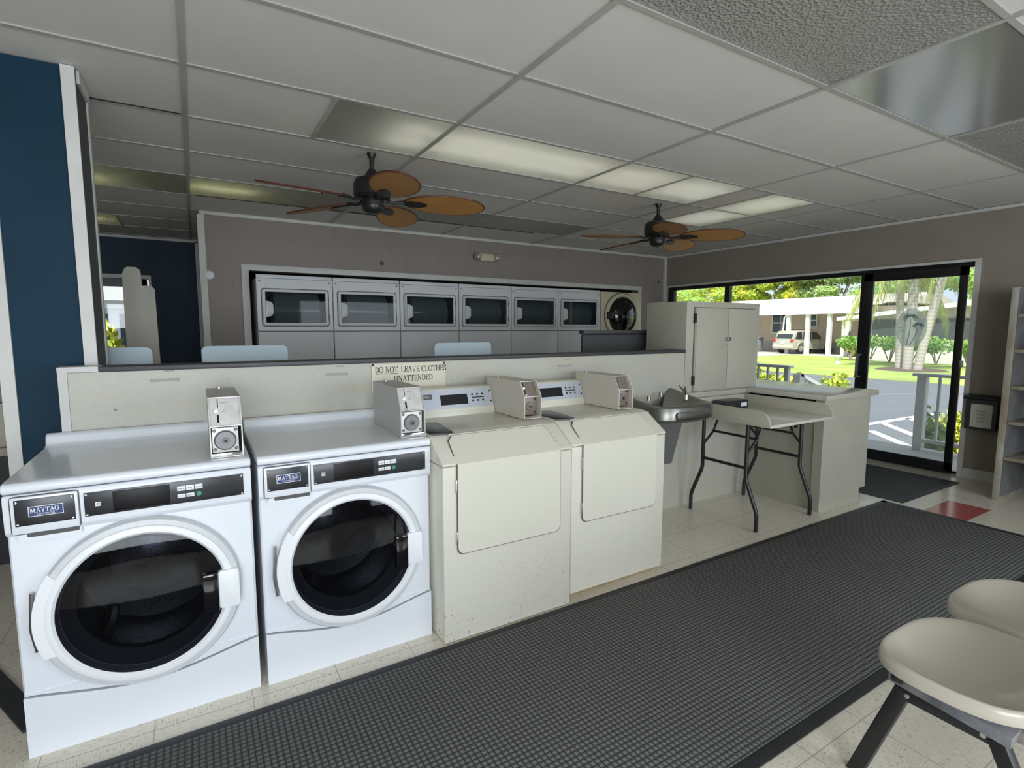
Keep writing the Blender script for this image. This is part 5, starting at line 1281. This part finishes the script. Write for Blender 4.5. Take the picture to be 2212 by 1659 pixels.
# palms
def palm(x, y, lean, h, r, label):
    T = thing('palm_tree', label, 'palm tree', (x, y, GZ), 'palms on the lawn')
    lx, ly = lean
    pts = [(x+lx*t_**1.2, y+ly*t_**1.2, GZ+h*t_) for t_ in [i/10 for i in range(11)]]
    part('trunk', MB().tube(pts, [r*1.08]+[r]*10, 18), 'palm_trunk', T)
    fr = MB(); tip = Vector(pts[-1])
    for k in range(22):
        a = 2*PI*k/22+.2; L = 2.3+random.random()*.5; d = Vector((math.cos(a), math.sin(a), 0)); prev = None
        side = Vector((-d.y, d.x, 0)); hang = 1.0+random.random()*1.6
        for j in range(41):
            t_ = j/40; p = tip+d*L*t_*.8+Vector((0, 0, .9*t_-hang*1.6*t_*t_))
            if prev is not None:
                for sg in (-1, 1):
                    q = p+side*sg*(.15+random.random()*.22)*math.sin(PI*min(t_+.12, 1))+Vector((0, 0, -.45-random.random()*.3))
                    fr.bm.faces.new([fr.bm.verts.new(prev), fr.bm.verts.new(prev.lerp(p, .8)), fr.bm.verts.new(q)])
            prev = p
    part('fronds', fr, 'leaf_palm', T, smooth=False, recalc=False)
    return T
palm(28.2, 11.78, (.2, .32), 4.7, .16, 'left upright palm with ringed grey trunk on the lawn')
palm(27.6, 11.2, (.2, .05), 7.6, .19, 'middle upright palm, tallest, with ringed grey trunk')
palm(27.4, 10.72, (.3, -.85), 5.6, .165, 'leaning palm to the right of the two upright ones')
solo('tree_bed', MB().lathe([(0, .05), (1.2, .05), (1.35, 0)], (27.7, 11.1, GZ+.02), n=28), 'mulch', 'dark mulch ring around the palm trunks', 'flower bed', (27.7, 11.1, GZ))
# clipped shrubs row
GS = 'clipped shrubs in a row before the low house'
labs = ['leftmost', 'second', 'third', 'fourth', 'fifth', 'sixth', 'seventh']
for i, (x, y) in enumerate(((33, 16.3), (32.8, 15.2), (32.6, 14.1), (32.4, 13.0), (32.4, 11.9), (31.6, 10.3), (31.4, 9.0))):
    cs = [(x+random.uniform(-.25, .25), y+random.uniform(-.4, .4), GZ+1.05+random.uniform(-.15, .15)) for _ in range(4)]; rs = [(.5, .5, .38)]*4
    T = thing('clipped_shrub', labs[i]+' of the clipped green shrubs in the row behind the lawn', 'shrub', (x, y, GZ), GS)
    part('foliage', leaves(cs, rs, 900, .16), 'leaf_g', T, smooth=False, recalc=False)
    st = MB()
    for k in range(4): st.tube([(x, y, GZ), (x+random.uniform(-.35, .35), y+random.uniform(-.35, .35), GZ+.85)], .03, 6)
    part('stems', st, 'bark', T)
# shrubs by the porch
def bush(x, y, w, d, h, m, label, n=1600, size=.12, z=GZ, grp=None, stems=True, red=0):
    T = thing('bushy_shrub', label, 'shrub', (x, y, z), grp)
    cs = [(x+random.uniform(-w, w)*.6, y+random.uniform(-d, d)*.75, z+h*random.uniform(.35, .8)) for _ in range(9)]; rs = [(w*.5, w*.5, h*.25)]*9
    part('foliage', leaves(cs, rs, n, size), m, T, smooth=False, recalc=False)
    if stems:
        st = MB()
        for k in range(9): a = random.uniform(-w, w)*.7; b_ = random.uniform(-d, d)*.8; st.tube([(x+a*.5, y+b_*.7, z), (x+a, y+b_, z+h*.7)], .013, 5)
        part('stems', st, 'bark', T)
    return T
bush(8.9, 5.75, .5, .75, 1.28, 'leaf_y', 'yellow-green shrub behind the grey-white porch railing', 2600, .13)
bush(9.4, 4.9, .35, .4, 1.1, 'leaf_y', 'smaller yellow shrub at the head of the stair railing', 900, .11)
bush(8.5, 2.35, .4, .75, 1.28, 'leaf_y', 'yellow-tipped hedge behind the white porch railing', 3200, .10)
bush(7.65, 2.78, .12, .14, .95, 'leaf_g', 'dark green shrub beside the railing post', 420, .11)
bush(37.2, 18.35, .5, .5, 1.4, 'leaf_y', 'light green shrub at the right end of the carport', 900, .25)

# urns on the lawn
for (x, y, lab) in ((29.5, 15.2, 'white garden urn on the lawn, left one'), (27.5, 12.9, 'white garden urn near the door stile, right one')):
    solo('garden_urn', MB().lathe([(0, 0), (.16, 0), (.12, .06), (.08, .14), (.16, .25), (.23, .36), (.25, .42), (.17, .40), (0, .32)], (x, y, GZ+.02), n=20), 'h_white', lab, 'urn', (x, y, GZ), 'white garden urns')

# carport house
T = thing('carport_house', 'beige house with white carport roof and columns across the lot', 'house', (42, 25, GZ))
part('wall', MB().box(41.5, 48, 17.6, 52, GZ, 3.0), 'siding', T, smooth=False)
part('skirting', MB().box(41.42, 41.5, 17.6, 52, GZ, .36), 'skirt', T, smooth=False)
part('vent', MB().box(41.38, 41.42, 19.6, 20.3, -.02, .12), 'win_dark', T)
part('carport_fascia', MB().box(37.7, 38.1, 18.0, 40, 2.42, 2.86), 'h_white', T, smooth=False)
part('carport_roof', MB().prism([(37.72, 2.862), (40.6, 3.15), (40.6, 3.27), (37.72, 2.88)], 'y', 18.0, 40), 'h_white', T, smooth=False)
part('roof', MB().prism([(40.5, 3.22), (45.5, 4.05), (50, 3.0)], 'y', 17.0, 46), 'h_roof', T, smooth=False)
for k in range(5): part('roof_vent', MB().box(43.9, 44.2, 22+k*3.1, 22.4+k*3.1, 3.65, 3.85), 'h_white', T)
for y in (23.25, 21.8, 20.27, 19.05): part('column', MB().box(37.85, 38.1, y-.13, y+.13, GZ+.02, 2.45), 'h_white', T, smooth=False)
for (y0, y1, z0, z1) in ((26.05, 26.7, 1.1, 2.62), (25.35, 25.9, 1.1, 2.62), (23.15, 23.6, 1.6, 2.45)):
    wf = part('window_frame', MB().box(41.36, 41.5, y0-.1, y1+.1, z0-.1, z1+.1), 'h_white', T, smooth=False)
    part('window_pane', MB().box(41.33, 41.37, y0, y1, z0, (z0+z1)/2-.05).box(41.33, 41.37, y0, y1, (z0+z1)/2+.05, z1), 'win_dark', wf, smooth=False)
part('porch_post', MB().box(40.0, 40.2, 28.6, 28.8, GZ, 2.8), 'h_white', T, smooth=False)
pr = MB(); pr.box(40.0, 40.15, 28.8, 32, .45, .55).box(40.0, 40.15, 28.8, 32, 1.4, 1.5)
for k in range(12): pr.box(40.03, 40.12, 28.9+k*.25, 28.98+k*.25, .5, 1.45)
part('porch_rail', pr, 'h_white', T, smooth=False)
part('gutter_pipe', MB().tube([(37.75, 23.2, 2.45), (37.8, 23.5, 2.2), (37.8, 23.6, 0)], .05, 8), 'h_white', T)
solo('wheelie_bin', MB().prism([(26.15, GZ+.04), (26.9, GZ+.04), (27.0, .62), (26.05, .62)], 'x', 38.6, 39.3, .03).box(38.55, 39.35, 26.0, 27.05, .62, .70, .02), 'bin', 'grey wheeled bin standing at the left of the carport', 'bin', (39, 26.5, GZ))
solo('white_gable_house', MB().box(60, 70, 44, 60, GZ, 3.2).prism([(43.5, 3.2), (52, 5.3), (60.5, 3.2)], 'x', 59.5, 70.5), 'h_white', 'white gabled house seen over the cream cabinet through the left pane', 'house', (65, 52, GZ), smooth=False)
# neighbour house with screened porch
T = thing('screened_house', 'low house with white sloping fascia and dark porch screens behind the palms', 'house', (37, 14, GZ))
part('wall', MB().box(36.2, 44, 4, 17.0, GZ, 2.3), 'stone', T, smooth=False)
part('wall_upper', MB().prism([(17.0, 2.0), (17.0, 2.05), (4.0, 3.55), (4.0, 2.0)], 'x', 36.15, 44), 'stone', T, smooth=False)
part('base_panel', MB().box(36.05, 36.2, 4, 17.0, GZ, .5), 'paper', T, smooth=False)
part('fascia', MB().prism([(18.6, 1.90), (18.6, 2.12), (3.8, 3.78), (3.8, 3.5)], 'x', 35.6, 41.2), 'h_white', T, smooth=False)
for (a, b) in ((14.1, 16.7), (11.7, 14.0), (9.0, 11.6), (6.2, 8.9)): part('screen', MB().box(36.08, 36.19, a, b, .52, 1.93), 'screen', T, smooth=False)
part('sill', MB().box(35.98, 36.2, 4, 17.0, .42, .52), 'h_white', T, smooth=False)
part('corner_post', MB().box(35.8, 35.95, 18.2, 18.35, GZ, 1.95), 'h_white', T)
solo('red_chair_frame', MB().box(41.7, 42.3, 17.1, 17.5, GZ+.02, .1).box(41.7, 41.8, 17.1, 17.5, .1, 1.3).tube([(41.65, 17.15, .2), (41.65, 17.45, 1.2)], .08, 8), 'red_frame', 'red garden equipment between the two houses', 'equipment', (42, 17.3, GZ))

# car
CA = thing('suv_car', 'champagne-coloured suv parked under the carport, seen from behind', 'car', (0, 0, 0))
L, Wd = 4.43, 1.8
def cpart(name, mb, m, **k): return part(name, mb, m, CA, **k)
low = [(-2.18, .32), (-2.22, .55), (-2.20, .95), (-2.12, 1.02), (1.0, 1.02), (1.1, 1.06), (2.0, .92), (2.17, .80), (2.2, .45), (2.15, .3)]
b = MB(); b.prism(low, 'y', -Wd/2, Wd/2, .05, 3)
body = cpart('body', b, 'car')
cab = [(-2.12, 1.0), (-1.98, 1.45), (-1.80, 1.66), (-1.5, 1.72), (.1, 1.70), (.35, 1.62), (1.1, 1.03)]
b = MB(); b.prism(cab, 'y', -Wd/2+.09, Wd/2-.09, .05, 3); cpart('cabin', b, 'car')
b = MB()
for sy in (-1, 1):
    y = sy*(Wd/2-.088)
    for q in ([(-1.88, 1.08), (-1.74, 1.55), (-1.30, 1.60), (-1.22, 1.08)], [(-1.12, 1.08), (-1.12, 1.60), (-.35, 1.60), (-.35, 1.08)], [(-.25, 1.08), (-.25, 1.60), (.15, 1.60), (.80, 1.10)]):
        b.prism(q, 'y', y-.006, y+.006)
b.box(-2.10, -2.06, -.68, .68, 1.10, 1.46, .01, rot=Matrix.Rotation(math.radians(19), 3, 'Y'), pivot=(-2.08, 0, 1.1))
cpart('windows', b, 'car_glass')
for x in (-1.35, 1.33):
    for sy in (-1, 1):
        y = sy*(Wd/2-.10)
        w_ = part('wheel', MB().lathe([(.22, -.1), (.36, -.1), (.37, -.05), (.37, .05), (.36, .1), (.22, .1)], (x, y, .37), 'y', 28), 'tyre', CA)
        part('rim', MB().lathe([(0, -.085), (.10, -.09), (.22, -.07), (.22, .07), (.1, .09), (0, .085)], (x, y, .37), 'y', 24), 'alloy', w_)
        fl = MB(); fl.tube([(x+.47*math.cos(a), sy*(Wd/2+.005), .37+.47*math.sin(a)) for a in [i*PI/12 for i in range(13)]], .035, 8); cpart('wheel_arch', fl, 'car')
for sy in (-1, 1): cpart('tail_light', MB().box(-2.24, -2.05, sy*.78-.11, sy*.78+.11, .86, 1.06, .02), 'tail')
cpart('bumper', MB().box(-2.30, -2.1, -.86, .86, .42, .66, .05), mat('bumper_pale', (.60, .55, .45), .4)); cpart('number_plate', MB().box(-2.25, -2.21, -.16, .16, .74, .88), 'label_white')
cpart('roof_rack', MB().tube([(-1.5, .6, 1.77), (.0, .6, 1.76)], .02, 6).tube([(-1.5, -.6, 1.77), (.0, -.6, 1.76)], .02, 6), 'black_metal')
cpart('mirror', MB().box(.55, .68, -Wd/2-.14, -Wd/2+.02, 1.03, 1.18, .03), 'car'); cpart('door_handles', MB().box(-.45, -.3, -Wd/2-.015, -Wd/2+.01, .93, .96).box(.35, .5, -Wd/2-.015, -Wd/2+.01, .93, .96), 'black_metal')
CA.location = (39.5, 22.85, GZ+.05); CA.rotation_euler = (0, 0, math.radians(-10.0))

# view through the blue wall's window
T = thing('white_outbuilding', 'white building with dark panes seen through the far left window', 'building', (-2, 17, GZ))
part('wall', MB().box(-6, 1.0, 16, 20, GZ, 1.85), 'h_white', T, smooth=False); part('fascia', MB().box(-6.5, 1.5, 15.4, 20.2, 2.02, 2.75), 'h_white', T, smooth=False); part('soffit', MB().box(-6.2, 1.2, 15.7, 20, 1.85, 2.02), 'h_white', T, smooth=False)
for x in (-1.55, -2.62, -3.7, -4.8): part('window_pane', MB().box(x, x+.85, 15.96, 16.0, .2, 1.72), 'win_dark', T, smooth=False)
tree(-2.2, 26, 4.5, *crown(-2.2, 26, 4.0, 2.4, 2, 8), 'leaf_g', 2200, .35, 'loose green tree above the white building through the far left window')
bush(-.92, 9.0, .5, .3, 2.1, 'leaf_y', 'vivid yellow-green shrub outside the far left window', 3600, .16)
